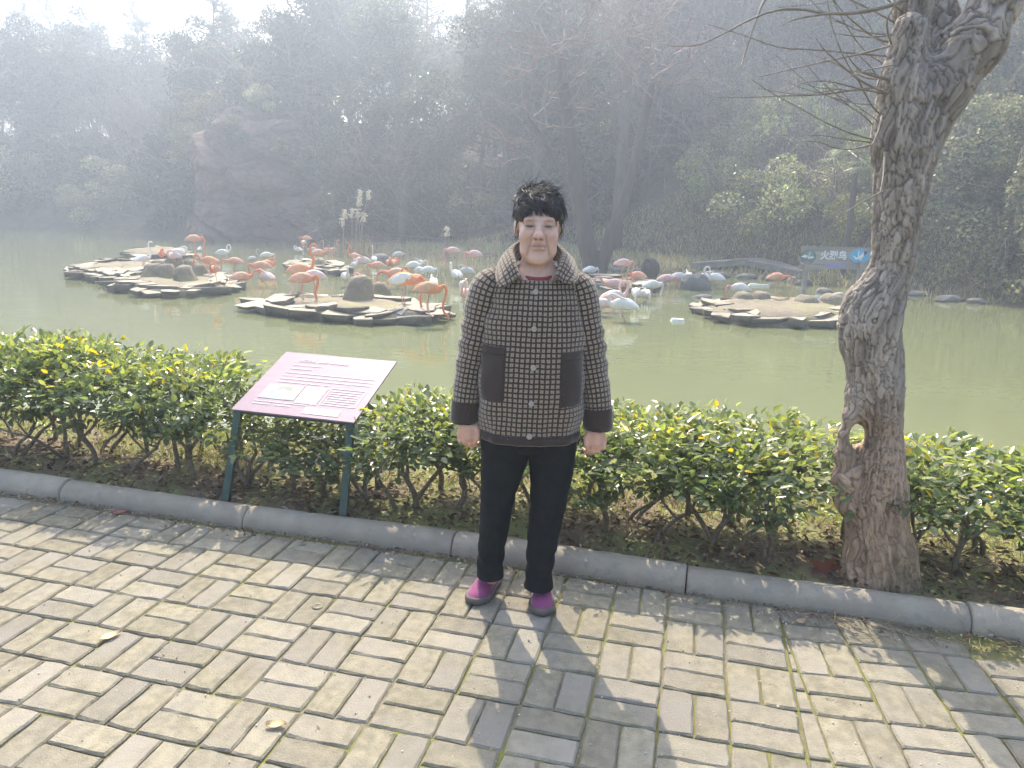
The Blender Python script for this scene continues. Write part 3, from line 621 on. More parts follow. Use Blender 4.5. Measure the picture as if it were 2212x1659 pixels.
col = (shade * (.85 + .35 * cid))[:, None] * (np.array([1.0, 1.0, 1.02]) * (1 - low) + np.array([1.12, .93, .78]) * low)
mb = MB(); mb.add(V - [1.5, TY, 0], F, col); mb.build('trunk', M_bark, tree)
M_twig = mat('twig', (.3, .265, .22), (.2, .17, .13), scale=30, rough=.8)
tw = MB(); r = np.random.default_rng(31)
def twig(pts, r0, r1=.0012): q = smooth_path(pts, 16); tw.add(*tube(q - [1.5, TY, 0], np.linspace(r0, r1, 16), 5))
for pts, r0 in [([(2030, -60), (1960, -5), (1898, 18), (1833, 29), (1784, 30), (1716, 42), (1690, 55)], .010), ([(1784, 30), (1730, 20), (1674, 23), (1621, 42), (1556, 76), (1504, 98), (1442, 99)], .005), ([(1690, -40), (1652, 0), (1631, 50), (1608, 120), (1600, 145)], .006),
                ([(1921, 172), (1870, 158), (1846, 140), (1830, 118)], .006), ([(1918, 202), (1860, 175), (1817, 140), (1785, 112), (1761, 81)], .0045), ([(1915, 204), (1850, 190), (1790, 176), (1740, 178), (1700, 196)], .003), ([(1921, 100), (1850, 118), (1780, 133), (1700, 152), (1640, 166)], .004),
                ([(1930, 140), (1900, 146), (1870, 152), (1836, 165), (1790, 180)], .003), ([(1925, 75), (1880, 80), (1830, 76), (1800, 72)], .0035), ([(1925, 95), (1916, 60), (1922, 30), (1950, -10)], .004), ([(1912, 330), (1908, 380), (1900, 420)], .005), ([(1908, 412), (1870, 432), (1820, 462)], .002), ([(1905, 250), (1898, 280), (1880, 320)], .004)]:
    twig([ony(x, y, TY - .08 - .25 * (k / len(pts))) for k, (x, y) in enumerate(pts)], r0)
for k in range(26):
    z0 = r.uniform(1.72, 2.35); a = np.array([1.29 + .03 * r.random(), TY - .05 + .1 * r.random(), z0]); d = np.array([-1, r.normal(-.1, .5), r.normal(.05, .35)]); d /= np.linalg.norm(d); Lk = r.uniform(.2, .75); q = [a]
    for j in range(5): d = d + r.normal(0, .12, 3) + [0, 0, .09]; d /= np.linalg.norm(d); q.append(q[-1] + d * Lk / 5)
    twig(q, r.uniform(.0018, .004))
    if r.random() < .6: e = d + r.normal(0, .5, 3); twig([q[3], q[3] + e * .1, q[3] + e * .22 + [0, 0, .04]], .0015)
for k in range(12):                                               # higher boughs over the path, mostly above the picture
    a = np.array([[1.78, TY + .1, 2.7], [1.31, TY + .08, 2.48], [1.46, TY + .22, 2.48]][k % 3]); d = r.normal(0, .5, 3) + [0, .2, .8]; q = [a]
    for j in range(5): d = d + r.normal(0, .2, 3) + [0, 0, .3]; d /= np.linalg.norm(d); q.append(q[-1] + d * .32)
    twig(q, .016, .003)
tw.build('branches', M_twig, tree)

# ================================================================ WOODS ROUND THE POND
M_fol = mat('foliage', (1.15, 1.15, 1.1), rough=.38, attr=True, transl=.45, spec=.5, rnd=.22)
M_wood = mat('tree_bark', (.11, .09, .075), (.07, .058, .05), scale=6, rough=.95, bump=.8, bscale=14, bdist=.05, stretch=(1, 1, .3), rnd=.15)
M_tw = mat('bare_twigs', (.27, .205, .175), (.17, .13, .115), scale=4, rough=.9, rnd=.15)
def branchy(r, mb, p, d, L, rad, dep, tips, sides=5, spread=.55, up=.12, kids=(2, 4), wob=.18):
    q = [np.array(p, float)]; d = np.array(d, float); n = 4 if dep > 0 else 3
    for k in range(n):
        d = d + r.normal(0, wob, 3) + [0, 0, up * .5]; d /= np.linalg.norm(d); q.append(q[-1] + d * L / n)
    mb.add(*tube(np.array(q), np.linspace(rad, rad * .6, n + 1), sides if dep > 1 else 3, cap=False))
    tips.append((q[-1], d, dep))
    if dep <= 0: return
    for k in range(r.integers(*kids) + 1):
        e = d + r.normal(0, spread, 3) + [0, 0, up]; e /= np.linalg.norm(e); j = n - (k % 3)
        branchy(r, mb, q[max(1, j)], e, L * r.uniform(.55, .8), rad * r.uniform(.45, .62), dep - 1, tips, sides, spread, up, kids, wob)
def crown_blobs(r, cen, rad, nb, n, size, cols, squash=.75, asp=.5):
    """leaves on the shells of many uneven lumps; each lump has its own random tone"""
    d = r.normal(size=(nb, 3)); d /= np.linalg.norm(d, axis=1, keepdims=True); c = cen + d * (r.random((nb, 1)) ** .45) * rad * .78; br = r.uniform(.2, .42, nb) * np.mean(rad)
    k = r.choice(nb, n, p=br ** 2 / (br ** 2).sum()); e = r.normal(size=(n, 3)); e[:, 2] += .35; e /= np.linalg.norm(e, axis=1, keepdims=True); sh = r.random(n) ** .35
    P = c[k] + e * (br[k] * sh)[:, None] * [1, 1, squash]
    V, F = leaves(P, r.uniform(.6, 1.35, n) * size, asp, nrm=e, spread=1.1, fold=.08, r=r)
    base = np.array(cols[0]) + (np.array(cols[1]) - np.array(cols[0])) * r.random((n, 1)); tone = r.uniform(.5, 1.5, nb)[k][:, None]
    return V, F, np.repeat(base * tone, 4, 0)
def ev_tree(seed, H=9.0, R=2.8, n=7500, size=.2, cols=((.035, .05, .026), (.08, .09, .04)), trunk=.16):
    r = np.random.default_rng(seed); w = MB(); t = []
    branchy(r, w, (0, 0, -.3), (r.normal(0, .05), r.normal(0, .05), 1), H * .45, trunk, 3, t, 7, .5, .25, (2, 3))
    l = MB(); l.add(*crown_blobs(r, np.array([0, 0, H * .63]), np.array([R, R, H * .36]), 26, n, size, cols)); return w.mesh('trunk', M_wood), l.mesh('crown', M_fol, smooth=False)
def pine_tree(seed, H=10.5, cols=((.035, .05, .028), (.06, .075, .035))):
    r = np.random.default_rng(seed); w = MB(); path = np.array([[.25 * math.sin(z * .5 + seed), .2 * math.cos(z * .4), z] for z in np.linspace(-.3, H, 14)]); w.add(*tube(path, np.linspace(.15, .03, 14), 7)); C = []
    for z in np.linspace(H * .38, H * .98, 15):
        for k in range(r.integers(3, 6)):
            a = r.uniform(0, 6.28); L = (1 - (z / H - .38) * 1.15) * r.uniform(1.1, 2.5) + .3; s0 = np.array([np.interp(z, path[:, 2], path[:, 0]), np.interp(z, path[:, 2], path[:, 1]), z])
            q = s0 + np.outer(np.linspace(0, 1, 6), [math.cos(a) * L, math.sin(a) * L, L * r.uniform(-.05, .4)]) + np.outer(np.linspace(0, 1, 6) ** 2, [0, 0, .25]); w.add(*tube(q, np.linspace(.045, .012, 6), 4, cap=False))
            for f in np.linspace(.45, 1, 7): i = f * 5; j = int(min(i, 4)); b = q[j] + (q[j + 1] - q[j]) * (i - j); C.append(b + r.normal(0, .16, 3) * [1, 1, .6])
    C = np.array(C); n = len(C); m = 16; P = np.repeat(C, m, 0); D = r.normal(size=(n * m, 3)) + [0, 0, .5]; D /= np.linalg.norm(D, axis=1, keepdims=True); L = r.uniform(.14, .3, n * m)
    V, F = leaves(P + D * L[:, None] * .5, L, .13, dirs=D, spread=.05, r=r); base = np.array(cols[0]) + (np.array(cols[1]) - np.array(cols[0])) * r.random((n, 1)); l = MB(); l.add(V, F, np.repeat(base, m * 4, 0))
    return w.mesh('trunk', M_wood), l.mesh('crown', M_fol, smooth=False)
def bare_tree(seed, H=8.0, trunk=.13, lean=0.0, kids=(2, 4), dep=5):
    r = np.random.default_rng(seed); w = MB(); t = []; tw_ = MB()
    branchy(r, w, (0, 0, -.3), (lean, r.normal(0, .05), 1), H * .34, trunk, 2, t, 7, .5, .2, (2, 3))
    for p, d, k in [q for q in t if q[2] <= 1]:
        for j in range(3): branchy(r, tw_, p, d + r.normal(0, .5, 3), H * .17, trunk * .2, dep - 3, [], 3, .55, .15, kids, .25)
    return w.mesh('trunk', M_wood), tw_.mesh('crown', M_tw)
def bush(seed, R=1.3, n=3600, size=.1, cols=((.05, .06, .03), (.13, .13, .06)), vines=26, vcol=(.2, .17, .13)):
    r = np.random.default_rng(seed); l = MB(); w = MB()
    l.add(*crown_blobs(r, np.array([0, 0, R * .55]), np.array([R, R, R * .75]), 16, n, size, cols))
    for k in range(vines):
        a = r.uniform(0, 6.28); p = np.array([r.normal(0, R * .35), r.normal(0, R * .35), -.15]); q = [p]; d = np.array([math.cos(a) * .5, math.sin(a) * .5, 1.2])
        for j in range(6): d = d + r.normal(0, .35, 3) - [0, 0, .12]; d /= np.linalg.norm(d); q.append(q[-1] + d * R * .36)
        w.add(*tube(smooth_path(q, 12), np.linspace(.02, .006, 12) * R * .6, 3, cap=False))
    return w.mesh('stems', M_tw), l.mesh('crown', M_fol, smooth=False)
PR = {'ev': [ev_tree(1), ev_tree(2, 8, 3.1), ev_tree(3, 10, 2.6, cols=((.035, .05, .03), (.07, .08, .04)))],
      'yel': [ev_tree(4, 6.5, 2.2, 5500, .17, ((.14, .12, .045), (.26, .22, .09)), .1)],
      'pine': [pine_tree(5), pine_tree(6, 9.5), pine_tree(7, 11.5)],
      'bare': [bare_tree(8), bare_tree(9, 9, .14), bare_tree(10, 7, .1, .12)],
      'dark': [bush(20, 1.5, 3600, .13, ((.04, .055, .03), (.09, .1, .045)))],
      'bush': [bush(21, 1.3, 3800, .095, ((.16, .17, .09), (.4, .39, .22))), bush(22, 1.5, 3800, .1, ((.13, .155, .07), (.33, .35, .15)))],
      'tan': [bush(23, 1.4, 2600, .08, ((.26, .22, .16), (.46, .39, .29)), 60, (.3, .26, .2))],
      'lime': [bush(24, 1.2, 3400, .1, ((.24, .27, .1), (.46, .48, .2)), 14)]}
VEG = {'ev': ('evergreen_tree', 'tree', 'trunk'), 'yel': ('yellow_tree', 'tree', 'trunk'), 'pine': ('pine_tree', 'tree', 'trunk'), 'bare': ('bare_tree', 'tree', 'trunk'), 'dark': ('evergreen_bush', 'bush', 'stems'), 'bush': ('bush', 'bush', 'stems'), 'tan': ('dry_bush', 'bush', 'stems'), 'lime': ('pale_bush', 'bush', 'stems')}
vr = np.random.default_rng(50)
def plant(kind, x, y, label, group, sc=1.0, z=None, tall=1.0, v=None):
    a, c, part = VEG[kind]; g = PR[kind][vr.integers(0, len(PR[kind])) if v is None else v]
    o = thing(a, label, c, (x, y, float(land(x, y)) - .05 if z is None else z), vr.uniform(0, 6.28), group, (sc, sc, sc * tall)); link(part, g[0], o); link('crown', g[1], o); return o
def in_view(x, y, m=1.0): return y > 5 and abs(x) < y * .75 + 3 * m
LM = [(140, 'near the left picture edge'), (300, 'above the low soil island'), (420, 'above the mud mounds'), (520, 'left of the cliff'), (740, 'over the cliff'), (860, 'behind the reeds'), (1000, 'behind the small bare tree'), (1110, 'by the yellow climber'), (1230, 'behind the woman'), (1400, 'behind the forked tree'), (1560, 'left of the bridge'), (1740, 'above the bridge'), (1900, 'above the wooden sign'), (9999, 'behind the leaning trunk')]
def where(x, y, d):
    w = np.array([x, y, 1.0]) - CAM; dd = w @ FWD; sx = (512 + FOC * (w @ RTV) / dd) / K
    return ', ' + ('front' if d < 4.5 else 'second' if d < 9 else 'third' if d < 14 else 'fourth' if d < 20 else 'last') + ' rank, ' + next(t for a, t in LM if sx < a)
def scatter(poly, step, kinds, prob, lab, group, smin, smax, dmin=.5, dmax=99, tall=1.0, v=None):
    P = np.array(poly); lo, hi = P.min(0), P.max(0); names = kinds
    for X in np.arange(lo[0], hi[0], step):
        for Y in np.arange(lo[1], hi[1], step):
            x, y = X + vr.uniform(0, step), Y + vr.uniform(0, step); ins = False
            for k in range(len(P)):
                a, b = P[k], P[(k + 1) % len(P)]
                if (a[1] > y) != (b[1] > y) and x < (b[0] - a[0]) * (y - a[1]) / (b[1] - a[1] + 1e-12) + a[0]: ins = not ins
            if not ins or not in_view(x, y): continue
            d = float(pond_d(x, y))
            if d < dmin or d > dmax: continue
            kd = names[vr.choice(len(names), p=prob)]; plant(kd, x, y, lab[kd] + where(x, y, d), group, vr.uniform(smin, smax), tall=tall)
# far left wood across the water
LW = [(-56, 60), (-36, 51.3), (-24, 44), (-18.5, 41.5), (-17, 52), (-22, 62), (-37, 74), (-56, 80)]
scatter(LW, 3.8, ['ev', 'pine', 'bare', 'yel'], [.32, .30, .33, .05], {'ev': 'hazy dark evergreen in the far left wood', 'pine': 'hazy pine in the far left wood', 'bare': 'hazy leafless tree in the far left wood', 'yel': 'pale yellowish tree in the far left wood'}, 'trees of the wood across the pond, far left', .9, 1.3, 2)
scatter(LW, 3.4, ['dark', 'bush'], [.8, .2], {'dark': 'dark bush edging the far left wood', 'bush': 'grey green bush edging the far left wood'}, 'bushes along the far left shore', 1.5, 2.4, .2, 7)
# round the cliff and on its top
for dx, dy, Y, kd, sc, lab in [(560, 95, 50, 'ev', .8, 'evergreen farthest back over the cliff, left'), (640, 95, 51, 'ev', .85, 'evergreen farthest back over the cliff, middle'), (700, 95, 50, 'ev', .85, 'evergreen farthest back over the cliff, right'), (560, 150, 43, 'dark', 2.0, 'dark rounded bush on the left end of the cliff top'), (610, 150, 44, 'dark', 2.4, 'tallest dark rounded bush on top of the cliff'), (660, 170, 43.5, 'dark', 2.1, 'dark bush on the right end of the cliff top'), (600, 90, 46, 'ev', .62, 'evergreen rising behind the cliff top'), (700, 140, 47, 'ev', .62, 'evergreen behind the right shoulder of the cliff'), (540, 120, 48, 'ev', .55, 'evergreen behind the left shoulder of the cliff'),
                            (440, 430, 44, 'yel', .95, 'pale yellow tree just left of the cliff'), (430, 470, 42.5, 'yel', .7, 'small yellow shrubby tree at the water left of the cliff'), (730, 380, 42, 'ev', .7, 'dark evergreen filling the gully right of the cliff'), (760, 420, 40, 'dark', 1.5, 'dark bush at the gully mouth right of the cliff'), (500, 480, 41, 'dark', 1.2, 'dark bush at the left foot of the cliff'), (500, 330, 39.5, 'dark', 1.0, 'dark creeper clump high on the cliff\'s left edge'), (565, 240, 40.5, 'bush', .9, 'grey green bush on the upper cliff face'), (640, 215, 40.8, 'dark', 1.0, 'dark creeper on the cliff\'s upper right face'), (700, 330, 40.2, 'dark', 1.3, 'dark creeper curtain on the cliff\'s right edge'), (600, 330, 39.0, 'bush', .5, 'small bush growing from the middle of the cliff')]:
    p = ony(dx, dy, Y); z = float(land(p[0], p[1])); plant(kd, p[0], p[1], lab, 'trees round the cliff', sc, z=(p[2] if 205 < dy < 340 and Y < 41 else z))
for k_, (x, y, s_, lab) in enumerate([(-30, 57, 2.6, 'big dark bush deep in the far left wood above the low soil island'), (-36, 60, 2.6, 'big dark bush deep in the far left wood at its left end'), (-41, 62, 2.6, 'big dark bush at the left picture edge deep in the wood'), (-25, 55, 2.5, 'big dark bush deep in the wood above the mud mounds'), (-21, 53, 2.4, 'big dark bush deep in the wood left of the cliff'), (-33, 66, 2.8, 'big dark bush at the back of the far left wood'), (-43, 70, 2.8, 'big dark bush at the back of the wood, left picture edge'), (5.0, 44, 2.6, 'big dark bush on the ridge over the slanting sapling'), (8.0, 46, 2.7, 'big dark bush on the ridge left of the bridge'), (11.0, 45, 2.6, 'big dark bush on the ridge above the bridge'), (14.0, 47, 2.7, 'big dark bush on the ridge above the wooden sign'), (17.5, 49, 2.7, 'big dark bush on the ridge behind the leaning trunk'), (2.0, 46, 2.6, 'big dark bush on the ridge over the forked tree'), (9.5, 52, 3.0, 'big dark bush farthest back on the ridge above the bridge'), (5.5, 53, 3.0, 'big dark bush farthest back on the ridge over the sapling')]):
    plant('dark', x, y, lab, 'big dark bushes deep in the woods', s_)
# wooded hill behind the middle of the pond
CH = [(-9.5, 42), (-7, 36), (-4.5, 35), (4, 31.5), (8, 33), (13, 40), (24, 62), (-20, 72), (-14, 50)]
scatter(CH, 4.0, ['ev', 'pine', 'bare'], [.52, .26, .22], {'ev': 'evergreen on the wooded hill behind the flamingos', 'pine': 'pine on the wooded hill behind the flamingos', 'bare': 'leafless tree on the wooded hill behind the flamingos'}, 'trees on the middle hill', .95, 1.35, 2.2)
scatter([(-8, 38), (-5, 31.5), (5, 31), (9, 33), (6, 42), (-6, 46)], 2.7, ['dark', 'bush', 'tan'], [.72, .2, .08], {'dark': 'dark undergrowth bush below the middle hill trees', 'bush': 'grey green bush below the middle hill trees', 'tan': 'dry tangled bush below the middle hill trees'}, 'undergrowth below the middle hill', 1.0, 1.7, 4.6)
for k_, (dx, dy, Y, kd, sc, lab) in enumerate([(745, 470, 38, 'ev', .8, 'dark evergreen between the cliff and the small bare tree'), (800, 470, 36.5, 'ev', .85, 'evergreen directly behind the reed plumes'), (850, 470, 39, 'pine', .95, 'pine behind the small bare tree'), (905, 475, 36, 'ev', .8, 'low dark evergreen right of the small bare tree'), (960, 480, 35, 'ev', .85, 'dark evergreen left of the yellow climber'), (1040, 490, 36, 'pine', 1.0, 'pine right of the yellow climber'), (1150, 500, 36, 'ev', 1.0, 'evergreen directly behind the woman\'s head'), (1210, 500, 35, 'ev', .9, 'evergreen just left of the forked tree'), (1420, 500, 33, 'bare', .9, 'reddish leafless tree behind the sapling'), (1440, 420, 40, 'ev', 1.35, 'tall evergreen above the slanting sapling'), (1490, 420, 43, 'ev', 1.45, 'tall evergreen high above the bridge\'s left end'), (1550, 420, 41, 'ev', 1.3, 'tall evergreen high above the bridge'), (1390, 440, 39, 'ev', 1.3, 'tall evergreen above the straight slim trunk'), (780, 500, 34.5, 'dark', 1.5, 'dark bush behind the reed plumes'), (870, 500, 34, 'dark', 1.4, 'dark bush behind the small bare tree'), (960, 505, 33.5, 'dark', 1.5, 'dark bush at the left of the low bank')]):
    p = ony(dx, dy, Y); plant(kd, p[0], p[1], lab, 'trees behind the low bank', sc)
# bushy slope on the right
RS = [(5, 27.5), (8.5, 23.5), (11, 20.5), (13, 21), (19, 28), (30, 44), (22, 52), (10, 40)]
scatter(RS, 2.1, ['bush', 'tan', 'lime', 'dark'], [.42, .22, .26, .1], {'bush': 'grey green bush on the right hand slope', 'tan': 'dry vine covered bush on the right hand slope', 'lime': 'pale yellow green bush on the right hand slope', 'dark': 'dark bush on the right hand slope'}, 'bushes on the right hand slope', 1.0, 1.6, 1.2)
scatter([(7, 34), (12, 30), (18, 32), (34, 52), (14, 58)], 3.9, ['ev', 'bare'], [.75, .25], {'ev': 'evergreen above the bushy right hand slope', 'bare': 'leafless tree above the bushy right hand slope'}, 'trees above the right hand slope', .8, 1.15, 3)
# trees that stand alone on the low grassy bank
def lone(name, label, dx, dy, zg, parts, cat='tree'):
    p = onz(dx, dy, zg); o = thing(name, label, cat, (p[0], p[1], float(land(p[0], p[1])) - .03), 0)
    for pn, me in parts: link(pn, me, o)
    return o
def limbs(specs, mat_, sides=8, wob=.06, seed=3):
    r = np.random.default_rng(seed); mb = MB()
    for pts, r0, r1 in specs: q = smooth_path(pts, 18); q[1:] += r.normal(0, wob * r0, (17, 3)); mb.add(*tube(q, np.linspace(r0, r1, 18), sides))
    return mb
b1 = limbs([([(0, 0, -.2), (.05, 0, 1.4), (.15, 0, 2.8), (.0, 0, 4.0), (-.2, 0, 5.2)], .2, .03), ([(.1, 0, 1.6), (-.6, .1, 2.7), (-1.5, 0, 3.4), (-2.4, .1, 4.3)], .09, .025), ([(.12, 0, 2.4), (.8, 0, 3.3), (1.2, .1, 4.6)], .08, .02), ([(-.5, 0, 2.6), (-1.6, .2, 2.9), (-3.0, 0, 3.2)], .05, .015)], M_wood, seed=4)
t1 = MB(); r = np.random.default_rng(12)
for k in range(46): branchy(r, t1, (r.uniform(-2.2, 1.0), r.normal(0, .3), r.uniform(2.6, 4.2)), (r.normal(-.3, .7), r.normal(0, .5), r.uniform(0, .9)), .9, .022, 2, [], 3, .5, .12, (1, 3), .22)
lone('bare_tree', 'small leafless spreading tree on the bank beside the reeds', 868, 528, -.15, [('trunk', b1.mesh('trunk', M_wood)), ('crown', t1.mesh('crown', M_tw))])
def forked(seed, specs, n=4500, lo=4.0):
    mb = limbs(specs, M_wood, 9, seed=seed); r = np.random.default_rng(seed); l = MB(); cr = MB()
    for k in range(60):
        s = specs[r.integers(0, len(specs))][0]; a = np.array(s[-1]) + r.normal(0, .5, 3); branchy(r, cr, a, (r.normal(0, .8), r.normal(0, .6), r.uniform(-.2, .8)), 1.3, .03, 2, [], 3, .55, .05, (1, 3), .25)
    return [('trunk', mb.mesh('trunk', M_wood)), ('crown', cr.mesh('crown', M_tw))]
lone('forked_tree', 'big dark leafless tree forking low on the bank right of the woman', 1285, 575, -.2, forked(61, [([(0, 0, -.3), (-.05, 0, .6), (-.35, 0, 1.9), (-.8, .1, 4.0), (-1.3, .2, 7.0)], .38, .16), ([(.05, 0, .3), (.35, 0, 1.5), (.95, .1, 3.4), (1.5, .2, 6.5)], .26, .12), ([(-.4, 0, 2.2), (-1.1, -.1, 3.6), (-2.2, -.2, 5.2)], .14, .05)]))
lone('straight_tree', 'straight slim trunk standing right of the forked tree', 1328, 552, -.2, forked(62, [([(0, 0, -.3), (.02, 0, 2), (.12, 0, 5), (.1, .1, 8)], .27, .15)]))
lone('slanting_tree', 'thin slanting sapling right of the straight slim trunk', 1372, 545, -.2, forked(63, [([(0, 0, -.3), (.4, 0, 1.6), (1.3, 0, 3.6), (2.6, .1, 5.2)], .09, .04)]))
e1 = ev_tree(64, 11, 3.0, 6500, .18, trunk=.3)
lone('evergreen_tree', 'tall evergreen with a straight trunk behind the woman\'s shoulder', 1085, 525, -.1, [('trunk', limbs([([(0, 0, -.3), (0, 0, 3), (.1, 0, 8)], .34, .2)], M_wood, 9).mesh('trunk', M_wood)), ('crown', e1[1])])
# yellow climber hanging from the dark trees
r = np.random.default_rng(70); n = 1700; c = np.concatenate([np.c_[r.normal(0, .28 + .22 * np.sin(np.linspace(0, 9, n // 2)) ** 2, n // 2), r.normal(0, .3, n // 2), np.linspace(.2, 7.3, n // 2)], np.c_[r.normal(-.55, .35, n - n // 2), r.normal(0, .3, n - n // 2), r.choice([6.0, 1.9, 2.4, 5.7], n - n // 2) + r.normal(0, .28, n - n // 2)]])
V, F = leaves(c, .14, .55, r=r); l = MB(); l.add(V, F, np.repeat(np.array([.2, .19, .06]) * r.uniform(.6, 1.3, (n, 1)), 4, 0)); p = onz(1012, 478, -.1)
o = thing('climber', 'yellow green climber hanging in a column left of the woman\'s head', 'climber', (p[0], p[1], float(land(p[0], p[1])))); link('crown', l.mesh('crown', M_fol, smooth=False), o); link('stem', limbs([([(0, 0, -.2), (.1, 0, 3), (-.1, 0, 7)], .06, .02)], M_tw).mesh('stem', M_tw), o)
# fan palm on the slope
M_palm = mat('palm_leaf', (.16, .2, .05), (.1, .14, .04), scale=3, rough=.45, transl=.35)
p = onz(1828, 545, .2); Yp = 21.5; p = ony(1828, 520, Yp); palm = thing('fan_palm', 'fan palm with a bright yellow green crown on the right hand slope', 'palm', (p[0], p[1], p[2] - .6)); link('trunk', limbs([([(0, 0, -.6), (.03, 0, 1.2), (.02, 0, 2.9)], .1, .085)], M_wood, 8).mesh('trunk', M_wood), palm)
r = np.random.default_rng(71)
for k in range(17):
    a = r.uniform(0, 6.28); el = r.uniform(-.5, 1.2); d = np.array([math.cos(a) * math.cos(el), math.sin(a) * math.cos(el), math.sin(el)]); s = np.cross(d, [0, 0, 1]); s /= np.linalg.norm(s); b = np.array([.02, 0, 2.9]); h = b + d * .62; mb = MB(); mb.add(*tube(np.array([b, b + d * .3, h]), .012, 4))
    for j in range(17):
        f = (j / 16 - .5) * 3.6; q = d * math.cos(f) + s * math.sin(f) - np.array([0, 0, .18]); w = np.cross(q, np.cross(d, s)); w = w / np.linalg.norm(w) * .022; L = .62 * r.uniform(.85, 1.1)
        mb.add(np.array([h, h + q * L * .5 + w, h + q * L - [0, 0, .08], h + q * L * .5 - w]), np.array([[0, 1, 2, 3]]))
    mb.build('frond', M_palm, palm, smooth=False)
# vine-covered mass at the right edge
def vinemass(seed, R, H, n):
    r = np.random.default_rng(seed); l = MB(); w = MB(); th = r.uniform(0, 6.28, n); z = r.random(n) ** .8 * H; lump = fbm(np.stack([np.cos(th) * 2.2, np.sin(th) * 2.2, z * .9 + seed], -1), 4); rad = R * (1.05 - .55 * (z / H) ** 2) * (1 + .45 * lump); d = np.stack([np.cos(th), np.sin(th), .35 + 0 * th], 1)
    P = np.c_[np.cos(th) * rad, np.sin(th) * rad, z] - d * (r.random((n, 1)) ** 2) * .5; V, F = leaves(P, r.uniform(.08, .17, n), .7, nrm=d, spread=.9, fold=.06, r=r)
    col = np.array([.10, .12, .06]) + np.clip(lump[:, None] + .3, 0, 1) * np.array([.3, .28, .14]) * r.uniform(.3, 1.6, (n, 1)); dry = r.random(n) < .12; col[dry] = [.24, .19, .12]; l.add(V, F, np.repeat(col, 4, 0))
    for k in range(60):
        t0 = r.uniform(0, 6.28); z0 = r.uniform(.2, H); q = []; tt, zc = t0, z0
        for j in range(9): tt += r.normal(0, .14); zc += r.normal(-.12, .22); rr = R * (1.08 - .55 * (np.clip(zc, 0, H) / H) ** 2) + r.normal(0, .1); q.append([math.cos(tt) * rr, math.sin(tt) * rr, max(zc, 0)])
        w.add(*tube(smooth_path(q, 20), .009, 3, cap=False))
    return w.mesh('stems', mat('dry_vine', (.3, .25, .19), rough=.9)), l.mesh('crown', M_fol, smooth=False)
VM = [vinemass(81, 1.7, 5.2, 13000), vinemass(82, 2.1, 6.2, 15000)]
for k, (x, y, z, s, h, lab) in enumerate([(13.0, 17.4, -.3, .9, 1.0, 'vine covered thicket at the water on the right edge'), (12.3, 20.2, -.2, .85, .9, 'vine draped thicket just right of the leaning trunk'), (14.8, 20.0, .3, 1.1, 1.1, 'tall vine draped thicket at the right edge'), (12.6, 23.4, .8, 1.0, .95, 'vine draped thicket behind the leaning trunk'), (16.2, 23.8, 1.8, 1.2, 1.1, 'vine covered crown high at the right edge'), (13.4, 15.0, -.4, .8, .55, 'low vine heap overhanging the water at the right edge'), (19.5, 29, 3, 1.5, 1.1, 'distant vine covered crown in the top right corner')]):
    g = VM[k % 2]; o = thing('vine_thicket', lab, 'thicket', (x, y, z), k * 1.1, 'vine covered thickets on the right', (s, s, s * h)); link('stems', g[0], o); link('crown', g[1], o)
# reeds and dry grass on the point of the bank
M_reed = mat('dry_reed', (1, 1, 1), rough=.7, attr=True, transl=.3)
def reeds(name, label, dx, dy, zg, n, spread, hgt, plumes, col, cat='reeds'):
    r = np.random.default_rng(int(dx)); p0 = onz(dx, dy, zg); o = thing(name, label, cat, (p0[0], p0[1], float(land(p0[0], p0[1])))); mb = MB()
    b = np.c_[r.normal(0, spread, n), r.normal(0, spread * .45, n), np.full(n, -.1)]; L = r.uniform(.35, 1, n) * hgt; ln = r.normal(0, .3, (n, 2)); tip = b + np.c_[ln * L[:, None], L]; midp = (b + tip) / 2 - np.c_[ln * L[:, None] * .2, 0 * L]; w = np.array([.011, 0, 0])
    V = np.stack([b - w, b + w, midp + w, tip, midp - w], 1).reshape(-1, 3); mb.add(V, np.arange(5 * n).reshape(n, 5), np.repeat(np.array(col) * r.uniform(.6, 1.25, (n, 1)), 5, 0)); mb.build('blades', M_reed, o, smooth=False)
    for k in range(plumes):
        x, h = r.normal(0, spread * .5), hgt * r.uniform(1.2, 2.0); q = np.array([[x, 0, 0], [x + .05, 0, h * .6], [x + r.normal(.1, .1), 0, h]]); st = MB(); st.add(*tube(smooth_path(q, 8), .012, 4), col=(.4, .35, .25)); m = 60; c = q[-1] + np.c_[r.normal(0, .05, m), r.normal(0, .05, m), r.uniform(-.25, .1, m)]; v, f = leaves(c, .11, .4, r=r); st.add(v, f, (.62, .58, .48)); st.build('plume', M_reed, o, smooth=False)
reeds('reeds', 'clump of dry reeds with pale plumes at the water by the cliff', 775, 545, -.3, 420, .75, 1.5, 8, (.36, .3, .2))
reeds('reeds', 'low tangle of dry brown reed stems at the tip of the bank', 800, 560, -.35, 500, .9, .8, 0, (.34, .27, .18))
reeds('reeds', 'patch of thin dry grass beside the small bare tree', 925, 553, -.3, 700, 1.1, .95, 1, (.33, .28, .2))
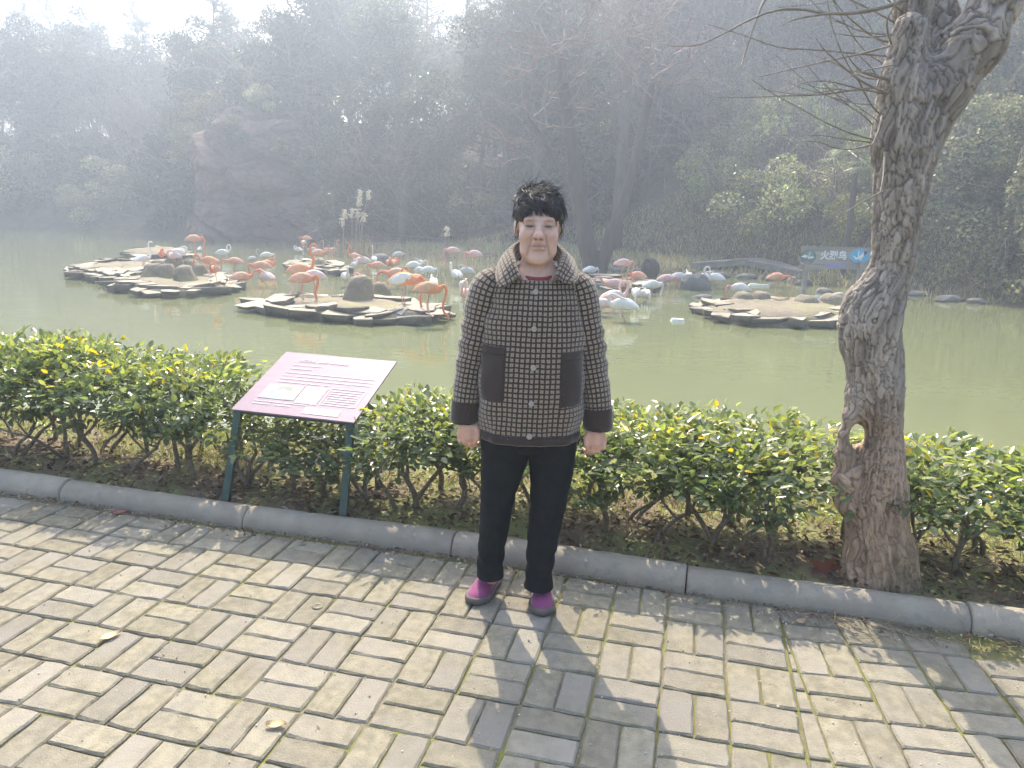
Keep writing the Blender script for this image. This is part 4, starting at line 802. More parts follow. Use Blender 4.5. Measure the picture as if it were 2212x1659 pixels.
# pale dry grass over the low bank
r = np.random.default_rng(90); n = 34000; P = np.c_[r.uniform(-6, 12, n), r.uniform(17, 34, n)]; d = pond_d(P[:, 0], P[:, 1]); k = (d > .1) & (d < 6.5); P = P[k]; n = len(P); L = r.uniform(.08, .28, n); b = np.c_[P, land(P[:, 0], P[:, 1]) - .02]; tip = b + np.c_[r.normal(0, .4, (n, 2)) * L[:, None], L]; w = np.c_[r.uniform(.012, .03, n), 0 * L, 0 * L]
col = np.array([.56, .48, .3]) * r.uniform(.6, 1.2, (n, 1)); g = r.random(n) < .35; col[g] = np.array([.36, .38, .15]) * r.uniform(.7, 1.2, (g.sum(), 1))
mb = MB(); mb.add(np.stack([b - w, b + w, tip], 1).reshape(-1, 3), np.arange(3 * n).reshape(n, 3), np.repeat(col, 3, 0)); mb.build('dry_grass', M_reed, kind='stuff', label='dry straw coloured grass on the far bank', smooth=False)

# ================================================================ ISLANDS, FLAMINGOS, SIGNS
M_slab = mat('island_stone', (.37, .335, .265), (.26, .235, .19), scale=4, detail=9, rough=.9, bump=.8, bscale=20, bdist=.03, rnd=.2, attr=True, col3=(.42, .37, .27), scale3=1.6)
M_mud = mat('nest_mud', (.26, .215, .155), (.19, .16, .115), scale=6, detail=8, rough=.97, bump=1, bscale=25, bdist=.03, col3=(.25, .235, .12), scale3=1.5, lo3=.5, hi3=.65)
M_rock = mat('boulder_rock', (.22, .205, .19), (.13, .125, .115), scale=3, detail=9, rough=.9, bump=.8, bscale=12, bdist=.03, rnd=.15)
M_pale = mat('pale_rock', (.4, .37, .31), (.28, .26, .22), scale=5, rough=.9, bump=.7, bscale=18, bdist=.02)
def slab_mesh(seed, lx, ly, h):
    r = np.random.default_rng(seed); n = r.integers(5, 8); a = np.sort((np.arange(n) + r.uniform(-.3, .3, n)) / n * 2 * math.pi); P = np.c_[np.cos(a) * lx, np.sin(a) * ly] * r.uniform(.68, 1.2, (n, 1))
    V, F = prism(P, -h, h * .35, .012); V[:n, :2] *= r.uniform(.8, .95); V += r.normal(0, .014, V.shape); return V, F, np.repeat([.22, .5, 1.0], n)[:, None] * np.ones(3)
SL = []
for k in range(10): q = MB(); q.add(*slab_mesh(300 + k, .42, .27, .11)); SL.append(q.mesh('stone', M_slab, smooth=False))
def nest(r, rad, h):
    n, m = 22, 9; a = np.arange(n) / n * 2 * math.pi; V = []
    for j, (rr, z) in enumerate([(1.6, -.15), (1.3, .12), (1.12, .36), (1.0, .58), (.86, .77), (.66, .9), (.42, .95), (.2, .93), (.0, .92)]): V.append(np.c_[np.cos(a) * rr * rad, np.sin(a) * rr * rad, np.full(n, z * h)])
    V = np.concatenate(V); V += .42 * rad * fbm(V * 4 + r.uniform(0, 50), 3)[:, None] * np.array([1, 1, .5]); return V, grid_faces(n, m, True)
def island(name, label, ring, zt, nests=(), seed=1, rows=1, soil=.07, step=.44):
    r = np.random.default_rng(seed); R = np.array([onz(x, y, zt)[:2] for x, y in ring]); c = R.mean(0); o = thing(name, label, 'island', (c[0], c[1], zt)); R = R - c
    Rr = np.vstack([R, R[:1]]); S_ = np.r_[0, np.cumsum(np.linalg.norm(np.diff(Rr, axis=0), axis=1))]; n = 48; u = np.arange(n) / n * S_[-1]; B = np.c_[np.interp(u, S_, Rr[:, 0]), np.interp(u, S_, Rr[:, 1])]; V = []
    for f, z in ((1.02, -.5), (.97, -.02), (.85, soil * .6), (.6, soil), (.3, soil * 1.1), (0.02, soil)): V.append(np.c_[B * f, np.full(n, z)])
    V = np.concatenate(V); V[:, 2] += .05 * fbm(V * 2.2 + seed, 4); mb = MB(); F = grid_faces(n, 6, True); mb.add(V, F); mb.build('soil', M_mud, o)
    nst = int(S_[-1] / step)
    for j in range(nst * rows):
        u = (j + r.uniform(-.25, .25)) / nst * S_[-1] % S_[-1]; p = np.array([np.interp(u, S_, Rr[:, 0]), np.interp(u, S_, Rr[:, 1])]); q = np.array([np.interp((u + .2) % S_[-1], S_, Rr[:, 0]), np.interp((u + .2) % S_[-1], S_, Rr[:, 1])]); a = math.atan2(*(q - p)[::-1])
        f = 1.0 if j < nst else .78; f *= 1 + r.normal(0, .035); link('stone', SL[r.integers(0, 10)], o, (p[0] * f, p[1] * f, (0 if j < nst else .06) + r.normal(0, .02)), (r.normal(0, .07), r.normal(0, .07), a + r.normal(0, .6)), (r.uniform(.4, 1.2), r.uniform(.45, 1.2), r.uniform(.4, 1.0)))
    for (dx, dy, rad, h) in nests:
        p = onz(dx, dy, zt)[:2] - c; mb = MB(); mb.add(*nest(r, rad * .72, h * r.uniform(.75, 1.1))); q = mb.build('nest_mound', M_mud, o); q.location = (p[0], p[1], .03)
    return o
island('rock_island', 'flat slab island with grey mud mounds at the left, nearest the viewer', [(238, 600), (258, 618), (330, 628), (410, 630), (490, 622), (498, 607), (450, 592), (340, 587)], -.32, [(330, 604, .27, .33), (362, 606, .26, .36), (400, 612, .32, .42), (432, 600, .28, .4), (345, 592, .25, .45), (380, 590, .3, .55), (415, 591, .27, .4)], 1, 2)
island('rock_island', 'low slab island with bare soil behind the mound island at the left', [(155, 577), (170, 592), (230, 600), (300, 592), (415, 580), (335, 565), (235, 562)], -.33, [], 2, 2)
island('rock_island', 'thin mossy slab island farthest back at the left', [(265, 543), (295, 553), (400, 552), (415, 543), (345, 535)], -.33, [], 3, 1, .12, .8)
island('rock_island', 'long slab island in the middle with mossy mounds', [(550, 650), (585, 664), (700, 678), (850, 687), (950, 680), (955, 668), (880, 653), (740, 643), (640, 640)], -.33, [(776, 656, .3, .5), (826, 645, .24, .3), (790, 640, .3, .28), (655, 648, .2, .1)], 4, 2)
island('rock_island', 'small broken rock island behind the middle flamingos', [(622, 572), (655, 582), (735, 586), (745, 573), (700, 565), (645, 566)], -.33, [(690, 575, .3, .2)], 5, 2)
island('rock_island', 'earth island edged with dark rocks below the wooden sign', [(1515, 662), (1545, 680), (1650, 692), (1760, 695), (1835, 690), (1842, 668), (1720, 652), (1600, 648)], -.33, [(1602, 664, .27, .3), (1642, 662, .27, .3), (1680, 664, .28, .22), (1740, 668, .34, .26), (1795, 667, .34, .25), (1617, 668, .6, .14)], 6, 2, .14)
island('rock_ledge', 'flat rock ledge by the water right of the woman', [(1290, 612), (1320, 622), (1390, 626), (1420, 616), (1380, 604), (1300, 600)], -.38, [], 7, 2, .05)
def boulder(name, label, dx, dy, z, s, seed, m=None, yaw=0, cat='boulder'):
    v, f = ICO[3]; r = np.random.default_rng(seed); V = v * (1 + .28 * fbm(v * 1.3 + seed, 4))[:, None]; f1, f2, cid = worley(np.c_[V[:, 0] * 1.7 + V[:, 2] + seed, V[:, 1] * 1.7]); V = V * (1 - .12 * cid)[:, None] * np.array(s); mb = MB(); mb.add(V, f); p = onz(dx, dy, z); o = mb.build(name, m or M_rock, label=label, cat=cat, smooth=False); o.location = (p[0], p[1], z); o.rotation_euler = (0, 0, yaw); return o
boulder('boulder', 'large smooth grey boulder behind the middle flamingos', 827, 565, -.4, (.42, .32, .3), 1)
boulder('boulder', 'big wedge shaped dark rock standing in the water left of the bridge', 1500, 625, -.45, (.44, .3, .42), 2, yaw=.3)
boulder('boulder', 'flat stepping rock in front of the wedge shaped rock', 1517, 643, -.45, (.24, .16, .09), 3)
boulder('boulder', 'pale leaning slab at the foot of the bridge', 1733, 600, -.35, (.22, .12, .24), 4, M_pale)
boulder('boulder', 'small pale slab beside the leaning slab by the bridge', 1712, 605, -.4, (.18, .12, .12), 5, M_pale)
boulder('boulder', 'small dark rock in the water right of the sign post', 1780, 632, -.45, (.22, .16, .14), 6)
boulder('boulder', 'low pale rock beside the sign\'s right post', 1812, 640, -.45, (.24, .15, .1), 7, M_pale)
boulder('tree_stump', 'dark mossy stump on the bank right of the trees', 1405, 580, -.2, (.32, .26, .4), 8, mat('stump', (.06, .055, .045), (.09, .085, .06), scale=5, rough=.95, bump=1, bscale=20, bdist=.04), cat='stump')
for k, (dx, dy, sx, lab) in enumerate([(1640, 616, .3, 'large white scrap floating in front of the bridge'), (1464, 692, .13, 'white scrap floating nearest the woman\'s right'), (1602, 592, .16, 'small white scrap floating by the bridge post'), (1790, 643, .45, 'white board lying in the water beneath the wooden sign'), (700, 640, .1, 'tiny white scrap beside the middle island')]):
    v, f = box((0, 0, 0), (sx, .1, .03)); v[4:] *= [.8, .7, 1]; mb = MB(); mb.add(v, f); p = onz(dx, dy, WATER_Z + .02); o = mb.build('floating_scrap', mat('white_scrap', (.7, .7, .66), (.5, .5, .46), scale=8, rough=.7), label=lab, cat='scrap', smooth=False, group='white scraps on the water'); o.location = p; o.rotation_euler = (0, .03, .1 * k - .2)
p = onz(300, 483, -.4); q = limbs([([(-2.4, 0, .35), (0, .1, .12), (2.6, 0, -.15)], .17, .1)], M_wood); o = q.build('fallen_log', mat('grey_log', (.3, .29, .27), rough=.9, bump=.5, bscale=8), label='pale fallen log lying at the far left shore', cat='log'); o.location = (p[0], p[1], -.35)
for k in range(26):                                             # rocks along the far shore
    t = vr.uniform(0, 1); a, b = POND[17 - k % 6], POND[16 - k % 6]; x, y = a + (b - a) * t; x += vr.normal(0, .3); y += vr.normal(0, .3); s = vr.uniform(.08, .22); v, f = ICO[2]; V = v * (1 + .35 * fbm(v * 1.5 + k * 3, 3))[:, None] * [s * 1.5, s, s * .6]
    mb = MB(); mb.add(V, f); o = mb.build('shore_rock', M_rock, label='dark rock at the far water edge' + where(x, y, 0).split(' rank')[1], cat='rock', group='rocks along the far bank', smooth=False); o.location = (x, y, WATER_Z + .03)

# ---- flamingos
M_bird = mat('feathers', (1, 1, 1), (.9, .9, .9), scale=18, rough=.75, attr=True, spec=.25, transl=.12, bump=.4, bscale=30, bdist=.01)
NECK = {'down': [(.37, .10), (.43, -.02), (.40, -.20), (.35, -.38), (.37, -.54), (.44, -.62), (.49, -.68), (.47, -.76)],
        'reach': [(.40, .08), (.52, .06), (.60, -.06), (.58, -.24), (.62, -.42), (.69, -.50), (.73, -.57), (.70, -.65)],
        'up': [(.36, .14), (.39, .30), (.33, .46), (.30, .60), (.35, .71), (.42, .73), (.49, .70), (.51, .63)],
        'sleep': [(.34, .12), (.36, .22), (.27, .28), (.14, .25), (.03, .20), (-.06, .17), (-.12, .14), (-.17, .10)],
        'preen': [(.37, .14), (.42, .28), (.36, .41), (.25, .40), (.20, .28), (.22, .16), (.22, .08), (.19, .02)],
        'level': [(.38, .10), (.46, .22), (.57, .24), (.64, .14), (.63, .0), (.66, -.10), (.70, -.17), (.67, -.24)]}
def flamingo_mesh(pose, hb, cb, cn, cw, seed, one_leg=False):
    r = np.random.default_rng(seed); lat = .07 if pose in ('sleep', 'preen') else .0
    pts = [(-.40, -.05, .008), (-.33, -.01, .05), (-.22, .03, .105), (-.08, .055, .145), (.07, .05, .15), (.20, .035, .118), (.295, .05, .065)]
    rn = [.040, .034, .030, .028, .028, .036, .024, .008]; P = [(x, 0, z) for x, z, _ in pts]; R = [q[2] for q in pts]
    for k, (x, z) in enumerate(NECK[pose]): P.append((x, lat * min(1, k / 3), z)); R.append(rn[k])
    n = 56; q = smooth_path(np.c_[np.array(P), np.array(R)], n); rad = np.clip(q[:, 3], .006, 1); tt = np.linspace(0, len(P) - 1, n)
    rr = np.stack([rad * 1.0, rad * np.where(tt < 6, .86, 1.0)], 1); V, F = tube(q[:, :3], rr, 12, up=(0, 1, 0))
    t = np.r_[np.repeat(tt, 12), 0, len(P) - 1]; cb, cn, cw = map(np.array, (cb, cn, cw)); f = sstep(t, 4.5, 7)[:, None]; col = cb * (1 - f) + cn * f; bl = sstep(t, 13.0, 13.4)[:, None]; col = col * (1 - bl) + np.array([.75, .55, .5]) * bl; bk = sstep(t, 13.6, 13.9)[:, None]; col = col * (1 - bk) + np.array([.02, .02, .02]) * bk
    mb = MB(); mb.add(V, F, col)
    for s in (-1, 1):                                             # folded wings
        v, f_ = ICO[3]; W = v.copy(); W[:, 2] *= 1 - .35 * np.clip(-W[:, 0], 0, 1); W = W * [.27, .05, .115]; W[:, 2] += W[:, 0] * .22; W += [-.10, s * .092, .055]; fe = .012 * np.sin((v[:, 2] * 3 + v[:, 0]) * 9); W[:, 1] += s * fe
        k = np.clip(-v[:, 0] - .55, 0, 1)[:, None] * 2; mb.add(W, f_, cw * (1 - k) + (cb * .6 + .25) * k)
    for s in ((1,) if one_leg else (-1, 1)):
        kx = r.normal(-.03, .03); mb.add(*tube(smooth_path([(.0, s * .045, -.03), (.01, s * .045, -.16), (kx, s * .045, -.16 - (hb - .16) * .42), (.02 + r.normal(0, .02), s * .045, -hb)], 12), np.interp(np.arange(12), [0, 3, 6, 11], [.03, .014, .013, .011]), 6), col=(.62, .36, .32))
        mb.add(np.array([(.02, s * .045, -hb + .012), (.11, s * .045 - .045, -hb), (.12, s * .045, -hb), (.11, s * .045 + .045, -hb)]), np.array([[0, 1, 2, 3]]), (.6, .38, .33))
    V0 = np.concatenate(mb.v); return mb
CORAL = ((.86, .40, .25), (.84, .27, .14), (.86, .50, .36)); ORANGE = ((.85, .36, .17), (.85, .28, .10), (.85, .48, .32)); PINK = ((.76, .45, .43), (.74, .35, .33), (.78, .55, .53)); PALE = ((.82, .62, .57), (.82, .5, .42), (.84, .70, .66)); WHITE = ((.86, .82, .79), (.84, .76, .72), (.87, .86, .84)); GREY = ((.66, .64, .62), (.5, .48, .46), (.7, .69, .67))
c3 = lambda x, y: (x * .2686, 324 + y * .2686)
c4 = lambda x, y: (486 + x * .2604, 324 + y * .2604)
c5 = lambda x, y: (1242 + x * .3418, 378 + y * .3418)
BIRDS = [  # centre of body, foot level (w water, i island, b bank), size, pose, heading (0 right, 180 left, -90 to viewer), colour, label
 (c3(1560, 720), 'i', 1.1, 'down', 10, CORAL, 'tallest coral flamingo, neck hanging to its feet beside the mud mounds'), (c3(1150, 880), 'i', .8, 'up', 60, WHITE, 'white flamingo with its neck straight up on the left slab island'), (c3(1300, 845), 'n', .8, 'sleep', -70, CORAL, 'pink flamingo asleep on the tallest mud mound at the left'), (c3(1400, 858), 'n', .78, 'sleep', -110, PALE, 'pale pink flamingo asleep in front of a white one on the mounds'), (c3(1428, 832), 'n', .85, 'sleep', 20, WHITE, 'white flamingo asleep behind the pale pink one on the mounds'), (c3(1606, 802), 'w', .6, 'sleep', 90, WHITE, 'small white flamingo seen behind the tallest coral one\'s legs'),
 (c3(1790, 830), 'w', .95, 'preen', 0, WHITE, 'white flamingo preening with a dark curved neck left of centre'), (c3(1685, 895), 'i', .85, 'level', 175, ORANGE, 'orange flamingo with its neck arched towards the tallest coral one'), (c3(1722, 970), 'i', .8, 'sleep', -90, CORAL, 'coral flamingo hunched at the right end of the mound island'), (c3(2030, 875), 'w', .62, 'up', 10, GREY, 'low grey flamingo floating beyond the coral group'), (c3(2145, 850), 'w', .85, 'down', 30, WHITE, 'white flamingo head down behind the coral group'),
 (c4(82, 930), 'w', .95, 'reach', 185, CORAL, 'coral flamingo leaning its neck left at the left of the coral group'), (c4(135, 1060), 'w', .95, 'level', 30, CORAL, 'coral flamingo facing the viewer low in the water of the coral group'), (c4(300, 970), 'w', 1.05, 'down', 200, CORAL, 'large coral flamingo bending down in the middle of the coral group'), (c4(345, 955), 'w', .95, 'sleep', 20, ORANGE, 'orange flamingo with its back turned behind the large bending one'), (c4(345, 1060), 'w', .95, 'sleep', 150, PALE, 'pale flamingo with streaked wings in front of the coral group'),
 (c4(675, 735), 'i', .85, 'down', 190, CORAL, 'coral flamingo with a white tail highest on the small broken island'), (c4(652, 775), 'i', .8, 'down', -80, PALE, 'pale coral flamingo facing the viewer on the small broken island'), (c4(608, 828), 'w', .75, 'sleep', 160, WHITE, 'white flamingo hunched left of the small broken island'), (c4(725, 828), 'w', .8, 'level', 180, GREY, 'grey flamingo with an arched neck on the small broken island'), (c4(775, 855), 'i', .8, 'level', 15, CORAL, 'coral flamingo sitting left in the row on the small island'), (c4(845, 832), 'w', .72, 'up', 150, PALE, 'pale flamingo in the middle of the row on the small island'), (c4(893, 835), 'w', .8, 'up', 10, PINK, 'pink flamingo with raised neck at the right of the small island'),
 (c4(620, 1000), 'i', 1.0, 'up', 15, ORANGE, 'orange flamingo with its head up on the middle island\'s left end'), (c4(640, 1075), 'i', .92, 'down', 15, CORAL, 'coral flamingo bending low on the middle island\'s left end'), (c4(735, 1050), 'i', .9, 'reach', 200, PALE, 'pale winged coral flamingo stooping on the middle island\'s left end'), (c4(1075, 885), 'w', .9, 'up', 160, ORANGE, 'slender orange flamingo with upright neck in the crowd'), (c4(1140, 925), 'w', 1.05, 'sleep', 195, PALE, 'big pale pink flamingo with a long tail in the crowd'), (c4(1075, 958), 'w', .8, 'sleep', -60, WHITE, 'white flamingo tucked under the big pale pink one'), (c4(1000, 1060), 'w', .95, 'preen', -70, WHITE, 'white flamingo with an orange arched neck behind the mossy mound'), (c4(1140, 1078), 'w', .85, 'sleep', 160, PALE, 'pale flamingo asleep just above the mossy mound'),
 (c4(1235, 912), 'w', .85, 'up', 110, WHITE, 'white flamingo with a thin raised neck in the crowd'), (c4(1265, 965), 'w', .95, 'down', 200, CORAL, 'coral flamingo head down left of the twin orange pair'), (c4(1362, 945), 'w', .95, 'sleep', -80, ORANGE, 'left bird of the twin orange pair in the crowd'), (c4(1410, 945), 'w', .9, 'sleep', 70, CORAL, 'right bird of the twin orange pair in the crowd'), (c4(1430, 1035), 'w', 1.15, 'reach', 180, CORAL, 'large coral flamingo reaching left to the water at the middle island'), (c4(1440, 870), 'w', .85, 'down', 20, GREY, 'grey flamingo with bent neck behind the crowd'), (c4(1565, 960), 'w', .9, 'level', 10, WHITE, 'white flamingo leaning right behind the middle island'), (c4(1612, 938), 'w', .75, 'sleep', 150, GREY, 'grey flamingo half hidden behind a white one right of the crowd'), (c4(1615, 1000), 'w', .75, 'down', -30, WHITE, 'white flamingo drinking right of the crowd'), (c4(1688, 1000), 'w', .85, 'down', 0, WHITE, 'white flamingo with its head at the water right of the crowd'),
 (c4(1490, 1090), 'i', 1.1, 'down', 0, (ORANGE[0], CORAL[1], WHITE[2]), 'flamingo with white wings and orange breast on the middle island'), (c4(1575, 1080), 'w', 1.0, 'preen', 190, ORANGE, 'bright orange flamingo preening behind the white winged one'), (c4(1690, 1160), 'i', .95, 'down', 10, ORANGE, 'orange flamingo feeding at the right end of the middle island'), (c4(1730, 1105), 'w', .9, 'sleep', 100, WHITE, 'white flamingo behind the orange one at the island\'s right end'), (c4(1890, 840), 'b', .95, 'down', 195, PINK, 'pink flamingo feeding by the reeds left of the woman'), (c4(2070, 870), 'b', .95, 'down', 190, PINK, 'pink flamingo feeding on the bank beside the woman\'s collar'), (c4(1915, 1040), 'w', 1.0, 'preen', 120, WHITE, 'white flamingo preening beside the woman\'s left shoulder edge'), (c4(2005, 1010), 'w', .9, 'sleep', 180, GREY, 'greyish flamingo behind the preening white one by the woman'), (c4(1980, 1130), 'w', .9, 'sleep', -80, WHITE, 'white flamingo low beside the woman\'s checked sleeve'), (c4(1990, 1200), 'w', .95, 'preen', -100, PALE, 'pale flamingo nearest the woman\'s checked sleeve'),
 (c5(97, 605), 'w', .95, 'down', 30, WHITE, 'white flamingo head down just right of the woman\'s shoulder'), (c5(305, 562), 'b', .95, 'down', 10, PINK, 'pink flamingo farthest back on the right bank'), (c5(395, 640), 'w', .95, 'down', 185, CORAL, 'coral flamingo at the edge of the right bank'), (c5(245, 695), 'w', 1.0, 'level', 185, PINK, 'pink flamingo standing on the rock ledge'), (c5(245, 775), 'w', 1.05, 'preen', 20, PALE, 'large cream flamingo with coiled neck near the woman\'s arm'), (c5(305, 830), 'w', 1.05, 'sleep', 160, WHITE, 'white flamingo in front of the cream one near the woman\'s arm'), (c5(385, 752), 'w', .95, 'down', -100, WHITE, 'left bird of the white feeding pair right of the woman'), (c5(446, 757), 'w', .88, 'down', -80, WHITE, 'right bird of the white feeding pair right of the woman'), (c5(488, 700), 'w', .95, 'down', 20, WHITE, 'white flamingo feeding behind the white pair'), (c5(575, 662), 'w', .95, 'down', 10, PINK, 'grey pink flamingo left of the wedge shaped rock'), (c5(655, 650), 'w', 1.0, 'down', 185, WHITE, 'white flamingo with pointed tail beside the wedge shaped rock'), (c5(718, 640), 'w', .85, 'sleep', 90, WHITE, 'white flamingo standing behind the wedge shaped rock\'s left side'), (c5(816, 650), 'w', .9, 'sleep', 0, WHITE, 'white flamingo standing behind the wedge shaped rock\'s right side'), (c5(886, 655), 'w', 1.0, 'preen', 170, WHITE, 'white flamingo with a looped raised neck in front of the bridge'), (c5(1038, 722), 'w', 1.0, 'down', 185, (GREY[2], PINK[1], WHITE[2]), 'pale flamingo with a pink neck drinking left of the earth island'), (c5(1275, 650), 'w', 1.0, 'reach', 0, CORAL, 'lone coral flamingo feeding to the right near the wooden sign'), (c5(168, 822), 'w', .9, 'sleep', 10, PALE, 'pale pink flamingo half hidden by the woman\'s sleeve')]
br_ = np.random.default_rng(8)
for k, ((dx, dy), lev, s, pose, hd, cols, lab) in enumerate(BIRDS):
    s *= .72; hb = .64; foot = {'w': -.66, 'i': -.30, 'b': -.30, 'n': .05}[lev]
    if lev == 'n': hb = .22
    j = br_.uniform(.92, 1.06); zc = foot + hb * s; p = onz(dx, dy, zc)
    m = flamingo_mesh(pose, hb, *[np.clip(np.array(c) * j, 0, .88) for c in cols], seed=k, one_leg=(pose == 'sleep'))
    m.v = [v + [0, 0, hb] for v in m.v]
    m.build('flamingo', M_bird, label=lab, cat='flamingo', group='flamingos wading in the pond', loc=(p[0], p[1], foot), rot=(0, 0, math.radians(hd)), scale=s)

# ---- lettering
def text_mesh(s, size, mt, name='lettering', bold=0.0, depth=.001, align='CENTER'):
    cu = bpy.data.curves.new(name, 'FONT'); cu.body = s; cu.size = size; cu.align_x = align; cu.align_y = 'CENTER'; cu.offset = bold; cu.extrude = depth; cu.resolution_u = 3
    o = bpy.data.objects.new(name, cu); scene.collection.objects.link(o); bpy.context.view_layer.update()
    me = bpy.data.meshes.new_from_object(o.evaluated_get(bpy.context.evaluated_depsgraph_get())); bpy.data.objects.remove(o); bpy.data.curves.remove(cu); me.name = name; me.materials.clear(); me.materials.append(mt); return me
def flat(mb, pts, z, col=None, th=.003):
    n = len(pts); P = np.array(pts, float); V = np.vstack([np.c_[P, np.full(n, z)], np.c_[P, np.full(n, z + th)]]); mb.add(V, [grid_faces(n, 2, True), np.arange(n, 2 * n)[None]], col)
def oval(cx, cy, a, b, n=28): t = np.arange(n) / n * 2 * math.pi; return np.c_[cx + a * np.cos(t), cy + b * np.sin(t)]
M_plank = mat('weathered_plank', (.33, .31, .29), (.22, .205, .19), scale=5, detail=9, rough=.9, bump=.6, bscale=12, bdist=.01, stretch=(.15, 1, 1), rnd=.15)
M_paint = mat('sign_paint', (1, 1, 1), rough=.6, attr=True)
# wooden sign by the far island
PL = onz(1747, 640, -.45); SY = PL[1] + .1; TL, TR, BL = ony(1732, 532, SY), ony(1883, 538, SY + .25), ony(1728, 581, SY); ex = TR - TL; W = np.linalg.norm(ex); ang = math.atan2(ex[1], ex[0]); H_ = TL[2] - BL[2]; cen = (TL + TR) / 2
wsign = thing('wooden_sign', 'weathered plank sign reading flamingo beside the leaning trunk', 'sign', (cen[0], cen[1], -.45), ang); bot = TL[2] + .45 - H_
for k in range(5):
    mb = MB(); v, f = box((0, 0, 0), (W / 2 * [1, .99, 1.01, .985, 1][k], .018, H_ / 10 - .004)); v[:, 2] += v[:, 0] * [.004, -.006, .003, 0, -.004][k]; mb.add(v, f); o = mb.build('plank', M_plank, wsign, smooth=False); o.location = (0, 0, bot + H_ * (k + .5) / 5)
for x in (-W / 2 + .14, W / 2 - .28):
    mb = MB(); v, f = box((0, 0, (bot + H_ * .35) / 2 - .15), (.048, .045, (bot + H_ * .35) / 2 + .15)); mb.add(v, f); o = mb.build('post', M_plank, wsign, smooth=False); o.location = (x, -.066, 0)
def on_board(me, u, v, rotx_=math.pi / 2, d=.0): return link(me.name, me, wsign, (u * W - W / 2, -.022 - d, bot + H_ * v), (rotx_, 0, 0))
M_white = mat('white_letter', (.75, .74, .78), rough=.6); M_blue = mat('violet_letter', (.28, .24, .62), rough=.6)
on_board(text_mesh('火烈鸟', .235, M_white, bold=.006), .46, .60); on_board(text_mesh('FLAMINGO', .105, M_blue, bold=.004), .50, .17)
e = MB(); flat(e, oval(0, 0, .27, .175), 0, (.09, .40, .66)); flat(e, [(-.2, .02), (-.08, -.05), (-.02, .0), (.06, .02), (.0, -.07), (-.1, -.09)], .004, (.8, .8, .82)); flat(e, [(-.02, -.02), (.05, -.06), (.1, .0), (.12, .09), (.07, .08), (.02, .03)], .004, (.78, .78, .8)); flat(e, [(.08, .03), (.13, .02), (.2, .1), (.16, .12), (.09, .13), (.1, .08)], .008, (.06, .05, .05)); flat(e, [(-.06, .01), (-.05, .1), (-.08, .12), (-.03, .11), (-.03, .0)], .004, (.8, .8, .82)); flat(e, [(0, -.07), (.01, -.14), (.02, -.07), (.05, -.12), (.05, -.06)], .008, (.85, .85, .85))
on_board(e.mesh('emblem', M_paint, smooth=False), .835, .62)
e = MB(); flat(e, oval(0, 0, .21, .18), 0, (.10, .16, .15)); flat(e, oval(.05, .08, .09, .07), .004, (.12, .26, .22)); flat(e, [(-.19, .0), (-.1, .05), (-.02, .03), (-.02, -.02), (-.1, -.03)], .004, (.7, .7, .72)); flat(e, [(.02, .0), (.1, .02), (.17, -.02), (.08, -.05), (.02, -.04)], .004, (.62, .66, .68)); flat(e, [(-.01, -.05), (.01, .06), (.03, .12), (.045, .12), (.02, .03), (.02, -.06)], .008, (.72, .7, .74)); flat(e, [(-.18, -.14), (-.04, -.15), (-.04, -.19), (-.16, -.19)], .004, (.6, .42, .34))
on_board(e.mesh('emblem', M_paint, smooth=False), .10, .55)
# plank footbridge
Mb = onz(1621, 594, -.45); zt = ony(1625, 559, Mb[1])[2]; bridge = thing('footbridge', 'low grey plank footbridge rising to one post by the far bank', 'footbridge', (Mb[0], Mb[1], -.45)); A_ = ony(1499, 568, Mb[1] + .9); B_ = ony(1751, 586, Mb[1] - 1.6); T_ = np.array([Mb[0], Mb[1], zt])
for a, b in ((A_, T_), (T_, B_)):
    d = (b - a); L = np.linalg.norm(d); d /= L; n = int(L / .3); s = np.cross(d, [0, 0, 1]); s /= np.linalg.norm(s); up = np.cross(s, d); R3 = np.stack([d, s, up], 1)
    for k in range(n):
        c = a + d * L * (k + .5) / n - [Mb[0], Mb[1], -.45]; mb = MB(); v, f = box(c, (L / n / 2 - .008, .55, .025), R3); mb.add(v, f); mb.build('plank', M_plank, bridge, smooth=False)
    for sd in (-.48, .48): mb = MB(); v, f = box((a + b) / 2 - [Mb[0], Mb[1], -.45] + s * sd - up * .1, (L / 2, .04, .075), R3); mb.add(v, f); mb.build('beam', M_plank, bridge, smooth=False)
for y in (-.42, .42): mb = MB(); v, f = box((0, y, (zt + .45) / 2 - .28), (.12, .1, (zt + .45) / 2 + .1)); mb.add(v, f); mb.build('post', M_plank, bridge, smooth=False)

# ---- information board in the hedge
bl, brp, tl, tr = ony(500, 885, 3.40), ony(765, 914, 3.25), ony(622, 761, 3.90), ony(858, 783, 3.75)
ex = brp - bl; BW = np.linalg.norm(ex); ex /= BW; ey = (tl + tr - bl - brp) / 2; BH = np.linalg.norm(ey); ey /= BH; ez = np.cross(ex, ey); ez /= np.linalg.norm(ez); ey = np.cross(ez, ex)
iboard = thing('information_board', 'tilted purple information board on two green posts in the hedge', 'sign', ((bl[0] + tr[0]) / 2, (bl[1] + tr[1]) / 2, 0))
M_panel = mat('purple_panel', (.25, .175, .225), (.275, .20, .24), scale=3, rough=.55, spec=.28, stretch=(1, 9, 1), detail=3)
mb = MB(); v, f = box((BW / 2, BH / 2, 0), (BW / 2, BH / 2, .004)); mb.add(v, f); panel = mb.build('panel', M_panel, iboard, smooth=False)
o0 = bl - np.array(iboard.location); panel.matrix_local = Matrix(((ex[0], ey[0], ez[0], o0[0]), (ex[1], ey[1], ez[1], o0[1]), (ex[2], ey[2], ez[2], o0[2]), (0, 0, 0, 1)))
def put(me, u, v, z=.0065): return link(me.name, me, panel, (u * BW, (1 - v) * BH, z))
